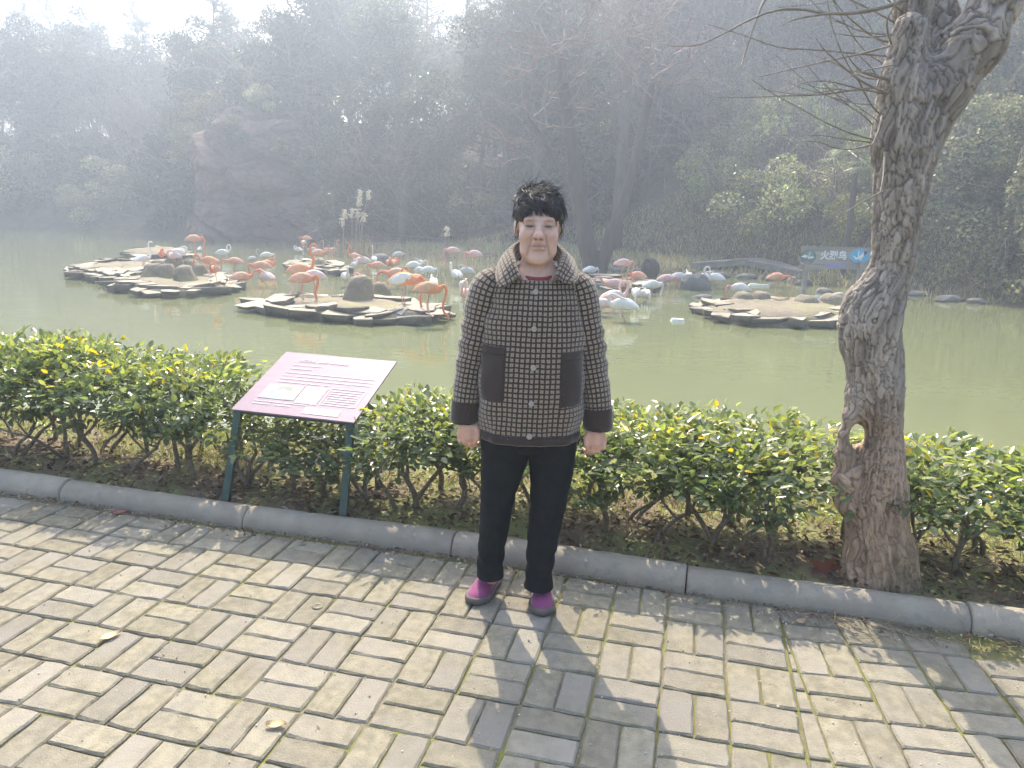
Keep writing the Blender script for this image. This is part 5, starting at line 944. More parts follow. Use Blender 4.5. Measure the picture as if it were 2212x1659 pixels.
M_ink = mat('pale_print', (.46, .41, .45), rough=.6)
put(text_mesh('火烈鸟 (huǒ liè niǎo)', .032, M_ink, bold=.0006, depth=.0004, align='LEFT'), .19, .135)
r = np.random.default_rng(44)
def lines(name, u0, u1, v0, v1, n, hgt, first=1.0, gap=.35):
    mb = MB()
    for k in range(n):
        v = v0 + (v1 - v0) * k / max(1, n - 1); x = u0 + (0 if k else 0); end = u1 if k < n - 1 else u0 + (u1 - u0) * r.uniform(.45, .9)
        while x < end:
            w = hgt / BW * r.uniform(.75, 1.0)
            if r.random() > .06: flat(mb, [(x * BW, (1 - v) * BH), ((x + w) * BW, (1 - v) * BH), ((x + w) * BW, (1 - v) * BH + hgt * .8), (x * BW, (1 - v) * BH + hgt * .8)], .0052, th=.0008)
            x += w * 1.22
    return mb.build(name, M_ink, panel, smooth=False)
lines('small_print', .17, .42, .225, .29, 2, .010); lines('small_print', .16, .93, .36, .52, 4, .0095); lines('small_print', .12, .55, .845, .885, 2, .010)
fr = MB(); u0, u1, v0, v1 = .64, .93, .545, .80
for a, b, c, d in ((u0, u1, v0, v0 + .008), (u0, u1, v1, v1 + .008), (u0, u0 + .006, v0, v1), (u1, u1 + .006, v0, v1 + .008)): flat(fr, [(a * BW, (1 - d) * BH), (b * BW, (1 - d) * BH), (b * BW, (1 - c) * BH), (a * BW, (1 - c) * BH)], .0052, th=.0008)
fr.build('text_frame', M_ink, panel, smooth=False); lines('small_print', .665, .90, .595, .775, 6, .009)
def photo(name, u0, u1, v0, v1, m, lab): mb = MB(); flat(mb, [(u0 * BW, (1 - v1) * BH), (u1 * BW, (1 - v1) * BH), (u1 * BW, (1 - v0) * BH), (u0 * BW, (1 - v0) * BH)], .0052, th=.0008); return mb.build(name, m, panel, smooth=False, label=lab)
photo('picture', .12, .42, .555, .79, mat('print_shore', (.25, .29, .28), (.09, .115, .1), scale=26, rough=.4, spec=.5, col3=(.17, .3, .36), scale3=6, lo3=.5, hi3=.56), 'faded colour picture of a shore with birds')
photo('picture', .43, .62, .555, .82, mat('print_birds', (.36, .35, .35), (.12, .12, .13), scale=34, rough=.4), 'faded grey picture of flamingos')
photo('sticker', .56, .85, .865, .955, mat('white_sticker', (.5, .5, .5), (.4, .43, .45), scale=40, rough=.5), 'white sticker at the lower edge of the board')
M_post = mat('green_post', (.03, .07, .06), (.05, .085, .07), scale=20, rough=.55)
for dx, dy, u in ((487, 1088, .03), (741, 1122, .95)):
    p = onz(dx, dy, .05); q = bl + ex * BW * u + ey * .03 - ez * .012; d = (q - p) / (q[2] - p[2]); p = p - d * .12; mb = MB(); mb.add(*tube(np.array([p, (p + q) / 2, q]) - np.array(iboard.location), .024, 4, up=(.7, .7, 0))); mb.build('post', M_post, iboard, smooth=False)
mb = MB(); v, f = box((BW / 2, .03, -.017), (BW / 2 - .02, .015, .012)); mb.add(v, f); v, f = box((BW / 2, BH - .03, -.017), (BW / 2 - .02, .015, .012)); mb.add(v, f); v, f = box((.03, BH / 2, -.0165), (.012, BH / 2 - .05, .011)); mb.add(v, f); v, f = box((BW - .03, BH / 2, -.0165), (.012, BH / 2 - .05, .011)); mb.add(v, f); o = mb.build('support_frame', M_post, panel, smooth=False)

# ================================================================ THE WOMAN
PX, PY = .075, 2.57
person = thing('person', 'person in checked brown jacket, black trousers and plum shoes standing before the hedge', 'person', (PX, PY, 0))
O_ = np.array([PX, PY, 0])
M_skin = mat('skin', (1, 1, 1), (.93, .9, .88), scale=60, rough=.55, attr=True, sss=.08, bump=.15, bscale=300, bdist=.001)
fx = .078
fd = Field((-.27, 2.33, .04), (.43, 2.76, 1.60), .004)
# torso and limbs under the clothes, so that head, hands and body are one skin
fd.chain([(fx, 2.585, 1.30), (.075, 2.59, 1.20), (.072, 2.585, 1.05), (.068, 2.585, .88), (.066, 2.59, .74)], [.058, .10, .105, .105, .11], .04)
fd.cap((-.05, 2.58, 1.215), (.20, 2.58, 1.215), .055, k=.05)
fd.chain([(-.055, 2.58, 1.215), (-.135, 2.57, .98), (-.162, 2.553, .75)], [.046, .036, .023], .02); fd.chain([(.205, 2.58, 1.215), (.29, 2.57, .98), (.312, 2.55, .735)], [.046, .036, .023], .02)
fd.chain([(.0, 2.585, .70), (-.045, 2.588, .42), (-.062, 2.62, .12), (-.062, 2.62, .08)], [.07, .04, .03, .03], .03); fd.chain([(.135, 2.585, .70), (.147, 2.576, .42), (.125, 2.575, .12), (.125, 2.575, .08)], [.07, .04, .03, .03], .03)
# head
fd.chain([(fx, 2.588, 1.40), (fx, 2.592, 1.24)], [.046, .056], .02)
fd.ell((fx + .002, 2.578, 1.472), (.074, .092, .082), .03); fd.ell((fx, 2.532, 1.405), (.062, .060, .086), .03)
for s in (-1, 1):
    fd.ell((fx + s * .039, 2.497, 1.408), (.026, .024, .026), .025); fd.ell((fx + s * .037, 2.508, 1.358), (.024, .026, .026), .025); fd.ell((fx + s * .075, 2.578, 1.432), (.010, .021, .031), .008)
fd.ell((fx, 2.487, 1.334), (.030, .022, .022), .02); fd.ell((fx, 2.522, 1.330), (.040, .032, .014), .02)
fd.cap((fx - .040, 2.482, 1.458), (fx + .040, 2.482, 1.458), .013, k=.018)
for s in (-1, 1):
    fd.ell((fx + s * .031, 2.462, 1.4425), (.021, .019, .0125), .012, sub=True); fd.ell((fx + s * .031, 2.487, 1.4405), (.0155, .0125, .0095), .005); fd.cap((fx + s * .018, 2.473, 1.4335), (fx + s * .044, 2.478, 1.431), .003, k=.008)
fd.cap((fx, 2.478, 1.450), (fx - .002, 2.452, 1.413), .0095, .0135, .012); fd.ell((fx - .002, 2.4475, 1.4095), (.0145, .0135, .0125), .010)
for s in (-1, 1): fd.ell((fx - .002 + s * .0155, 2.458, 1.406), (.0095, .0105, .0088), .008); fd.ell((fx - .002 + s * .0075, 2.4475, 1.3985), (.0042, .005, .0035), .003, sub=True)
fd.cap((fx - .019, 2.4685, 1.3815), (fx + .019, 2.4685, 1.3815), .0062, k=.010); fd.cap((fx - .017, 2.4665, 1.369), (fx + .017, 2.4665, 1.369), .0072, k=.010); fd.ell((fx, 2.476, 1.389), (.026, .012, .011), .012)
fd.cap((fx - .026, 2.465, 1.3735), (fx, 2.4595, 1.3768), .0034, k=.004, sub=True); fd.cap((fx, 2.4595, 1.3768), (fx + .026, 2.465, 1.3735), .0034, k=.004, sub=True)
for s in (-1, 1): fd.chain([(fx + s * .021, 2.463, 1.412), (fx + s * .032, 2.466, 1.39), (fx + s * .038, 2.472, 1.36), (fx + s * .036, 2.48, 1.343)], [.005, .0062, .0058, .003], .010, sub=True)
# hands: palm, four bent fingers of unequal length, thumb from the side of the palm
for s, wx, wy, wz in ((1, -.160, 2.548, .750), (-1, .313, 2.545, .735)):
    fd.chain([(wx, wy, wz), (wx + s * .002, wy - .006, wz - .03), (wx + s * .004, wy - .012, wz - .058)], [.023, .027, .026], .014)
    fd.ell((wx + s * .003, wy - .004, wz - .045), (.035, .021, .034), .012)
    for k, (dx, L, cu) in enumerate([(-.029, .75, 1.0), (-.0105, .92, .95), (.0085, 1.0, .9), (.0265, .94, .85)]):
        a = np.array([wx + s * dx, wy - .016 + .004 * abs(k - 1.5), wz - .064 + .003 * abs(k - 2)]); b = a + np.array([s * .003, -.004, -.030 * L]); c = b + np.array([s * .006, .017 * cu, -.013 * L]); d = c + np.array([s * .010, .013, .007])
        fd.chain([a + [0, .002, .014], a, b, c, d], [.0085, .0092, .0085, .0078, .0066], .003)
    a = np.array([wx + s * .026, wy - .010, wz - .018]); fd.chain([a, a + [s * .013, -.012, -.024], a + [s * .012, -.017, -.046], a + [s * .006, -.016, -.062]], [.0125, .0108, .0092, .0072], .006)
V, F = fd.mesh(2); N = vnormals(V, F)
col = np.tile(np.array([.64, .42, .335]), (len(V), 1)); x, y, z = V.T; front = N[:, 1] < -.1
def tint(m, c, w=1.0):
    m = np.clip(m, 0, 1)[:, None] * w; col[:] = col * (1 - m) + np.array(c) * m
g = lambda cx, cz, sx, sz: np.exp(-((x - cx) / sx) ** 2 - ((z - cz) / sz) ** 2) * front * (y < 2.53)
for s in (-1, 1):
    tint(g(fx + s * .042, 1.402, .022, .018), (.60, .33, .26), .5); tint(g(fx + s * .031, 1.4405, .0145, .0042) * 1.6, (.05, .03, .028), .97); tint(g(fx + s * .032, 1.4595, .019, .0045), (.2, .13, .11), .7); tint(g(fx + s * .031, 1.4325, .018, .004), (.36, .21, .18), .65); tint(g(fx - .002 + s * .0075, 1.4000, .0038, .003) * 1.2, (.07, .03, .03), .95)
    for t in np.linspace(0, 1, 9): tint(g(fx + s * (.022 + .016 * t), 1.410 - .062 * t, .0035, .006), (.3, .17, .14), .6)  # folds beside the mouth: crease shade painted into the skin colour
tint(g(fx, 1.3758, .023, .0028) * 1.2, (.16, .07, .065), .95); tint(g(fx, 1.382, .019, .004), (.42, .2, .18), .75); tint(g(fx, 1.3685, .018, .005), (.44, .21, .19), .75); tint(g(fx - .002, 1.408, .014, .010), (.60, .35, .27), .4)
hand = z < .72; col[hand] = col[hand] * [1.0, .9, .86]
mb = MB(); mb.add(V - O_, F, col); mb.build('body', M_skin, person)

# ---- jacket
def checks():
    m = bpy.data.materials.new('checked_plush'); m.use_nodes = True; Nn = m.node_tree.nodes; L = m.node_tree.links; b = Nn['Principled BSDF']; b.inputs['Roughness'].default_value = .95; b.inputs['Specular IOR Level'].default_value = .15; b.inputs['Sheen Weight'].default_value = .6; b.inputs['Sheen Roughness'].default_value = .45; b.inputs['Sheen Tint'].default_value = (1, .95, .9, 1)
    at = Nn.new('ShaderNodeAttribute'); at.attribute_name = 'pat'
    nz = Nn.new('ShaderNodeTexNoise'); nz.inputs['Scale'].default_value = 38; L.new(at.outputs['Vector'], nz.inputs['Vector']); ad = Nn.new('ShaderNodeVectorMath'); ad.operation = 'MULTIPLY_ADD'; ad.inputs[1].default_value = (.006, .006, 0); L.new(nz.outputs['Color'], ad.inputs[0]); L.new(at.outputs['Vector'], ad.inputs[2])
    sp = Nn.new('ShaderNodeSeparateXYZ'); L.new(ad.outputs[0], sp.inputs[0])
    def M_(op, a, bb):
        q = Nn.new('ShaderNodeMath'); q.operation = op
        for i, s in ((0, a), (1, bb)):
            if s is None: continue
            if isinstance(s, (int, float)): q.inputs[i].default_value = s
            else: L.new(s, q.inputs[i])
        return q.outputs[0]
    def tri(s, per): return M_('ABSOLUTE', M_('SUBTRACT', M_('FRACT', M_('DIVIDE', s, per), None), .5), None)
    P = .0178
    def inside(s, per, w):
        r = Nn.new('ShaderNodeMapRange'); r.inputs['From Min'].default_value = w + .05; r.inputs['From Max'].default_value = w - .05; L.new(tri(s, per), r.inputs['Value']); return r.outputs[0]
    sq = M_('MULTIPLY', inside(sp.outputs[0], P, .335), inside(sp.outputs[1], P, .335))
    fine = M_('MULTIPLY', inside(sp.outputs[0], P / 3.01, .3), inside(sp.outputs[1], P / 3.01, .3))
    n2 = Nn.new('ShaderNodeTexNoise'); n2.inputs['Scale'].default_value = 900; n2.inputs['Detail'].default_value = 2; L.new(at.outputs['Vector'], n2.inputs['Vector'])
    f = M_('MULTIPLY', sq, M_('ADD', .78, M_('MULTIPLY', fine, -.38))); f = M_('ADD', f, M_('MULTIPLY', M_('SUBTRACT', n2.outputs[0], .5), .45))
    mx = Nn.new('ShaderNodeMix'); mx.data_type = 'RGBA'; mx.inputs[6].default_value = (.042, .028, .023, 1); mx.inputs[7].default_value = (.45, .36, .275, 1); L.new(f, mx.inputs[0]); L.new(mx.outputs[2], b.inputs['Base Color'])
    bp = Nn.new('ShaderNodeBump'); bp.inputs['Strength'].default_value = .6; bp.inputs['Distance'].default_value = .003; L.new(M_('ADD', n2.outputs[0], M_('MULTIPLY', sq, .8)), bp.inputs['Height']); L.new(bp.outputs[0], b.inputs['Normal']); return m
M_check = checks(); M_brown = mat('brown_plush', (.042, .031, .026), (.066, .048, .041), scale=300, rough=.95, sheen=.5, spec=.15, bump=.4, bscale=500, bdist=.002)
zs = np.array([.705, .74, .80, .88, .97, 1.05, 1.12, 1.17, 1.21, 1.24, 1.262, 1.279, 1.292, 1.30]); hw = np.array([.190, .192, .195, .196, .193, .188, .182, .175, .170, .163, .152, .130, .100, .074]); hd = np.array([.128, .134, .14, .142, .14, .135, .128, .122, .113, .103, .093, .082, .073, .066]); cx = np.array([.066, .066, .068, .069, .070, .072, .074, .075, .076, .077, .078, .078, .078, .078]); cyv = np.array([2.578, 2.576, 2.572, 2.57, 2.57, 2.572, 2.576, 2.58, 2.583, 2.586, 2.588, 2.588, 2.586, 2.585])
nr, nt_ = 96, 72; tz = np.linspace(0, 1, nt_); zi = np.interp(tz, np.linspace(0, 1, len(zs)), zs); f_ = lambda a: np.interp(tz, np.linspace(0, 1, len(zs)), a)
HW, HD, CXv, CYv = f_(hw), f_(hd), f_(cx), f_(cyv); th = np.arange(nr) / nr * 2 * math.pi - math.pi / 2; ct, st = np.cos(th), np.sin(th); e = 2 / 2.5; sx, sy = np.sign(ct) * np.abs(ct) ** e, np.sign(st) * np.abs(st) ** e
VX = CXv[:, None] + HW[:, None] * sx; VY = CYv[:, None] + HD[:, None] * sy; VZ = np.repeat(zi[:, None], nr, 1); top_ = sstep(tz, .74, 1.0)[:, None]; VZ = VZ - .066 * top_ * np.clip(-sy, 0, 1) ** 1.2
pp = np.stack([VX, VY, VZ], -1); wr = .0105 * fbm(pp * [11, 11, 6], 3) + .004 * np.sin(VZ * 42 + 38 * np.abs(VX - .07) + 2 * fbm(pp * 5, 2)) * sstep(np.abs(VX - .07), .06, .15) + .004 * np.sin(VX * 70 + 3 * fbm(pp * 6, 2)) * (1 - sstep(VZ, .72, .95)) + .004 * np.sin(VZ * 60 + VX * 30) * np.exp(-((np.abs(VX - .07) - .13) / .04) ** 2) * sstep(VZ, 1.0, 1.15)
rad_ = np.stack([sx, sy, 0 * sx], -1)[None] ; rad_ = rad_ / np.linalg.norm(rad_, axis=-1, keepdims=True); pp = pp + rad_ * wr[..., None]
plk = np.exp(-((VX - .071) / .017) ** 8) * (sy[None] < -.3); pp[..., 1] -= .003 * plk; pp[..., 1] += .003 * np.exp(-((VX - .0915) / .0022) ** 2) * (sy[None] < -.3)
seg = np.linalg.norm(np.diff(np.concatenate([pp[30], pp[30][:1]]), axis=0), axis=1); U = np.r_[0, np.cumsum(seg)[:-1]]; U = np.where(th + math.pi / 2 > math.pi, U - seg.sum(), U)
vl = np.r_[0, np.cumsum(np.linalg.norm(np.diff(np.stack([HW, zi], 1), axis=0), axis=1))] + .003
UV = np.stack([np.repeat(U[None] + .0084, nt_, 0) * (HW / HW[30])[:, None] ** .35, np.repeat(vl[:, None], nr, 1)], -1)
mb = MB(); mb.add((pp - O_).reshape(-1, 3), grid_faces(nr, nt_, True), uv=UV.reshape(-1, 2)); jacket = mb.build('jacket', M_check, person, uv=True)
FRONT = pp[:, sy < -.05].reshape(-1, 3)
def surf_y(x, z): d = (FRONT[:, 0] - x) ** 2 + (FRONT[:, 2] - z) ** 2; k = np.argsort(d)[:6]; w = 1 / (d[k] + 1e-6); return float((FRONT[k, 1] * w).sum() / w.sum())
r0 = pp[0]; hem = []                                             # brown hem band
for dz, k in ((.004, 1.0), (.012, 1.018), (-.004, 1.024), (-.020, 1.018), (-.024, .99), (.02, .95)): q = r0.copy(); q[:, :2] = (q[:, :2] - [.066, 2.578]) * k + [.066, 2.578]; q[:, 2] += dz; hem.append(q)
mb = MB(); mb.add(np.concatenate(hem) - O_, grid_faces(nr, 6, True)[:, ::-1]); mb.build('hem_band', M_brown, jacket)
def sleeve(path, rad, sgn):
    n = 54; q = smooth_path(np.c_[np.array(path), np.array(rad)], n); P, R = q[:, :3], q[:, 3]; z_ = P[:, 2]
    V, F = tube(P, np.stack([R, R * 1.08], 1), 44, up=(0, 1, 0), cap=False); V = V.reshape(n, 44, 3); L = np.r_[0, np.cumsum(np.linalg.norm(np.diff(P, axis=0), axis=1))]; a = (np.arange(44) / 44 - .5) * 2 * math.pi
    w = .005 * fbm(V * [12, 12, 9], 3) + .006 * np.sin(L[:, None] * 95 + 2 * np.sin(a)[None] + 2 * fbm(V * 8, 2)) * np.exp(-((L - .27) / .1) ** 2)[:, None]; d = V - P[:, None]; V = V + d / (np.linalg.norm(d, axis=-1, keepdims=True) + 1e-9) * w[..., None]
    uv = np.stack([np.repeat((a * .058)[None], n, 0), np.repeat(-L[:, None], 44, 1)], -1); mb = MB(); cap = np.arange(44)[None]; mb.add((V - O_).reshape(-1, 3), [grid_faces(44, n, True), cap, ((n - 1) * 44 + np.arange(44))[None, ::-1]], uv=uv.reshape(-1, 2)); o = mb.build('sleeve', M_check, jacket, uv=True)
    j = P[:, 2] < P[-1, 2] + .074; Pc, Rc = P[j], R[j]; m = len(Pc); rc = np.r_[Rc * 1.03 + .0025]; Pc = np.vstack([Pc, Pc[-1] - [0, 0, .004], Pc[-1] + [0, 0, .015]]); rc = np.r_[rc, rc[-1] * .93, rc[-1] * .80]; V, F = tube(Pc, np.stack([rc, rc * 1.08], 1), 40, up=(0, 1, 0), cap=False); mb = MB(); mb.add(V - O_, F); mb.build('cuff', M_brown, o)
sleeve([(-.050, 2.585, 1.276), (-.088, 2.58, 1.222), (-.117, 2.575, 1.10), (-.144, 2.57, .965), (-.163, 2.558, .84), (-.170, 2.552, .742)], [.030, .066, .063, .056, .050, .049], -1)
sleeve([(.200, 2.585, 1.276), (.226, 2.58, 1.222), (.254, 2.575, 1.10), (.284, 2.57, .965), (.309, 2.558, .84), (.317, 2.55, .728)], [.030, .064, .063, .057, .051, .051], 1)
def patch(name, m, x0, x1, z0, z1, par, off=.006, n=12, skew=0.0, uv=False):
    G = []; 
    for j, v in enumerate(np.linspace(0, 1, n)):
        for i, u in enumerate(np.linspace(0, 1, n)):
            x_ = x0 + (x1 - x0) * u + skew * (1 - v); z_ = z0 + (z1 - z0) * v; ed = min(u, 1 - u, v, 1 - v); G.append([x_, surf_y(x_, z_) - (off if ed > .01 else -.004) - (.003 if .01 < ed else 0), z_])
    mb = MB(); mb.add(np.array(G) - O_, grid_faces(n, n), uv=np.array(G)[:, [0, 2]]); return mb.build(name, m, par, uv=uv)
pk = patch('pocket', M_brown, -.112, -.020, .832, 1.030, jacket, skew=-.004); patch('pocket_flap', M_brown, -.114, -.018, 1.006, 1.034, pk, .011, 8)
pk = patch('pocket', M_brown, .163, .247, .822, 1.020, jacket, skew=.004); patch('pocket_flap', M_brown, .161, .249, .996, 1.024, pk, .011, 8)
M_btn = mat('shell_button', (.42, .38, .33), (.3, .27, .24), scale=200, rough=.3, coat=.4)
for (bx, bz, rr) in ((.073, 1.224, .0095), (.070, 1.103, .0095), (.071, .972, .0098), (.068, .845, .0095), (.065, .722, .0105)):
    a = np.arange(24) / 24 * 2 * math.pi; V = np.concatenate([np.c_[np.cos(a) * q * rr, np.full(24, -h), np.sin(a) * q * rr] for q, h in ((1, .0), (1, .003), (.86, .0042), (.7, .0034), (.0, .0032))]); mb = MB(); mb.add(V, grid_faces(24, 5, True)); o = mb.build('button', M_btn, jacket); o.location = np.array([bx, surf_y(bx, max(bz, .73)) - .007, bz]) - O_
# collar
def ring3(pts, n): return smooth_path(pts, n)
n = 64
inner = ring3([(.026, 2.498, 1.256), (.008, 2.530, 1.288), (.004, 2.585, 1.315), (.035, 2.64, 1.335), (.078, 2.652, 1.338), (.122, 2.64, 1.335), (.152, 2.585, 1.312), (.148, 2.530, 1.288), (.132, 2.498, 1.258)], n)
fold = ring3([(.014, 2.474, 1.272), (-.004, 2.515, 1.322), (-.012, 2.585, 1.358), (.028, 2.655, 1.388), (.078, 2.670, 1.390), (.128, 2.655, 1.386), (.166, 2.585, 1.356), (.160, 2.515, 1.322), (.142, 2.474, 1.276)], n)
midc = ring3([(-.010, 2.456, 1.256), (-.028, 2.498, 1.300), (-.042, 2.585, 1.335), (.01, 2.682, 1.352), (.078, 2.700, 1.352), (.146, 2.682, 1.352), (.196, 2.585, 1.335), (.186, 2.498, 1.302), (.166, 2.456, 1.264)], n)
outer = ring3([(-.046, 2.452, 1.236), (-.062, 2.500, 1.262), (-.058, 2.585, 1.302), (-.01, 2.69, 1.312), (.078, 2.712, 1.312), (.166, 2.69, 1.312), (.214, 2.585, 1.302), (.218, 2.500, 1.274), (.203, 2.452, 1.258)], n)
rows = smooth_path(np.stack([inner, fold, midc, outer]).reshape(4, -1), 26).reshape(26, n, 3); rows = rows + .003 * fbm(rows * 22, 2)[..., None]
thick = rows[::-1].copy(); cN = np.array([.078, 2.585, 1.30]); dv = rows - cN; dv[..., 2] *= .3; dv /= np.linalg.norm(dv, axis=-1, keepdims=True); L_ = np.r_[0, np.cumsum(np.linalg.norm(np.diff(rows[:, 32], axis=0), axis=1))]; S_ = np.r_[0, np.cumsum(np.linalg.norm(np.diff(rows[18], axis=0), axis=1))]
uv = np.stack([np.repeat(S_[None], 26, 0), np.repeat(L_[:, None], n, 1)], -1); mb = MB(); mb.add((rows - O_).reshape(-1, 3), grid_faces(n, 26), uv=uv.reshape(-1, 2)); co = mb.build('collar', M_check, jacket, uv=True); sm_ = co.modifiers.new('thickness', 'SOLIDIFY'); sm_.thickness = .008; sm_.offset = 0
# red shirt at the neck
a = np.arange(48) / 48 * 2 * math.pi; V = []
for rx_, ry_, z_, fz in ((.074, .078, 1.20, 0), (.072, .078, 1.235, 0), (.069, .077, 1.262, -.012), (.066, .074, 1.283, -.016), (.062, .070, 1.287, -.016), (.058, .06, 1.27, -.016)): V.append(np.c_[.079 + np.cos(a) * rx_, 2.570 + np.sin(a) * ry_, z_ + fz * np.clip(-np.sin(a), 0, 1)])
mb = MB(); mb.add(np.concatenate(V) - O_, grid_faces(48, 6, True)); mb.build('shirt', mat('red_shirt', (.30, .045, .05), (.22, .035, .04), scale=200, rough=.85), person)
# ---- trousers
M_trs = mat('black_cloth', (.010, .011, .012), (.015, .016, .018), scale=30, rough=.9, spec=.25, bump=.25, bscale=220, bdist=.002); mb = MB()
def leg(path, rad):
    n, m = 70, 48; q = smooth_path(np.c_[np.array(path), np.array(rad)], n); P, R = q[:, :3], q[:, 3]; V, F = tube(P, np.stack([R, R * 1.08], 1), m, up=(0, 1, 0), cap=False); V = V.reshape(n, m, 3); z_ = P[:, 2]; a = np.arange(m) / m * 2 * math.pi
    w = .005 * fbm(V * [10, 10, 7], 3) + .004 * np.sin(z_[:, None] * 75 + 2.5 * np.cos(a + 1)[None] + 3 * fbm(V * 6, 2)) * (np.exp(-((z_ - .17) / .08) ** 2) + .6 * np.exp(-((z_ - .43) / .06) ** 2))[:, None]; d = V - P[:, None]; V = V + d / np.linalg.norm(d, axis=-1, keepdims=True) * w[..., None]; mb.add(V.reshape(-1, 3) - O_, [F[0], ((n - 1) * m + np.arange(m))[None, ::-1]])
leg([(.01, 2.582, .80), (-.012, 2.582, .68), (-.022, 2.584, .60), (-.034, 2.586, .52), (-.045, 2.590, .42), (-.055, 2.600, .30), (-.064, 2.612, .19), (-.067, 2.618, .125), (-.068, 2.618, .088)], [.105, .102, .090, .078, .065, .059, .050, .050, .054])
leg([(.128, 2.582, .80), (.146, 2.582, .68), (.155, 2.582, .60), (.154, 2.580, .52), (.147, 2.576, .42), (.135, 2.570, .30), (.125, 2.566, .19), (.122, 2.566, .115), (.121, 2.565, .075)], [.105, .100, .088, .080, .068, .062, .055, .054, .058])
a = np.arange(64) / 64 * 2 * math.pi; V = [np.c_[.067 + np.cos(a) * hx, 2.582 + np.sin(a) * hy, np.full(64, z_)] for hx, hy, z_ in ((.17, .112, .80), (.178, .116, .72), (.172, .113, .67), (.14, .095, .635), (.05, .05, .622))]; mb.add(np.concatenate(V) - O_, grid_faces(64, 5, True)[:, ::-1])
mb.build('trousers', M_trs, person)
# ---- shoes
M_shoe = mat('plum_knit', (.26, .06, .155), (.2, .045, .12), scale=260, rough=.85, bump=.5, bscale=420, bdist=.0015, sheen=.3); M_sole = mat('shoe_sole', (.15, .12, .105), (.1, .085, .075), scale=30, rough=.8)
for toe, heel in (((-.134, 2.533), (-.048, 2.738)), ((.131, 2.463), (.146, 2.684))):
    toe = np.array(toe); heel = np.array(heel); ax = toe - heel; L = np.linalg.norm(ax); ax /= L; sd_ = np.array([-ax[1], ax[0]]); t = np.array([0, .06, .15, .27, .4, .53, .66, .78, .88, .95, 1.0]); w = np.array([.018, .028, .032, .033, .035, .040, .0445, .044, .037, .026, .010]); h = np.array([.055, .075, .088, .092, .090, .078, .064, .054, .046, .038, .026]); tt = np.linspace(0, 1, 26); w = np.interp(tt, t, w); h = np.interp(tt, t, h); V = []
    b = np.linspace(-.18, math.pi + .18, 21)
    for q, ww, hh in zip(tt, w, h):
        c = heel + ax * L * q; u = np.cos(b) * ww * 1.0; zz_ = .017 + np.maximum(np.sin(b), -.15) ** 1 * (hh - .017); V.append(np.c_[c[0] + sd_[0] * u, c[1] + sd_[1] * u, zz_])
    o = link('shoe', None, person); mb = MB(); mb.add(np.concatenate(V) - O_, [grid_faces(21, 26), np.arange(21)[None], (25 * 21 + np.arange(21))[None, ::-1]]); mb.build('upper', M_shoe, o)
    V = []
    for f2_, z_ in ((.98, .001), (1.10, .004), (1.13, .014), (1.10, .024), (.98, .027)):
        out = np.r_[[[heel[0] + ax[0] * L * q + sd_[0] * ww * f2_, heel[1] + ax[1] * L * q + sd_[1] * ww * f2_, z_ + (.010 * max(0, q - .8) * 5 * .5 if z_ < .012 else .006 * max(0, q - .8) * 5)] for q, ww in zip(tt, w)], [[heel[0] + ax[0] * L * q - sd_[0] * ww * f2_, heel[1] + ax[1] * L * q - sd_[1] * ww * f2_, z_ + (.010 * max(0, q - .8) * 5 * .5 if z_ < .012 else .006 * max(0, q - .8) * 5)] for q, ww in zip(tt[::-1], w[::-1])]]; cc = out.mean(0); ex_ = (f2_ - 1) * .03; dd = out - cc; dd[:, 2] = 0; out = out + dd / (np.linalg.norm(dd, axis=1, keepdims=True)) * ex_; V.append(out)
    mb = MB(); mb.add(np.concatenate(V) - O_, [grid_faces(52, 5, True), np.arange(52)[None], (4 * 52 + np.arange(52))[None]]); mb.build('sole', M_sole, o)
# fuzz of the plush cloth, catching the light at the edges
r = np.random.default_rng(55); jp = pp.reshape(-1, 3); jn = (rad_ + 0 * pp).reshape(-1, 3)
for ch in [c for c in jacket.children if c.name.startswith('sleeve')]:
    nv = len(ch.data.vertices); q = np.empty(nv * 3, np.float32); ch.data.vertices.foreach_get('co', q); q = q.reshape(-1, 3) + O_; nn = np.empty(nv * 3, np.float32); ch.data.vertex_normals.foreach_get('vector', nn); jp = np.vstack([jp, q]); jn = np.vstack([jn, nn.reshape(-1, 3)])
cq = rows[10:].reshape(-1, 3); jp = np.vstack([jp, cq, cq]); jn = np.vstack([jn, dv[10:].reshape(-1, 3), dv[10:].reshape(-1, 3)])
k = r.integers(0, len(jp), 15000); b_ = jp[k] + r.normal(0, .0035, (15000, 3)); d = jn[k] + r.normal(0, .55, (15000, 3)) + [0, 0, -.2]; d /= np.linalg.norm(d, axis=1, keepdims=True); sd_ = np.cross(d, r.normal(size=(15000, 3))); sd_ /= np.linalg.norm(sd_, axis=1, keepdims=True); L = r.uniform(.003, .0085, 15000)[:, None]
V = np.stack([b_ - sd_ * .0005, b_ + sd_ * .0005, b_ + d * L], 1).reshape(-1, 3); mb = MB(); mb.add(V - O_, np.arange(45000).reshape(-1, 3), np.repeat(np.where(r.random((15000, 1)) < .5, np.array([[.42, .36, .31]]), np.array([[.1, .08, .07]])), 3, 0)); mb.build('fuzz', mat('plush_fibre', (1, 1, 1), rough=.8, attr=True, transl=.4), jacket, smooth=False, kind='stuff')
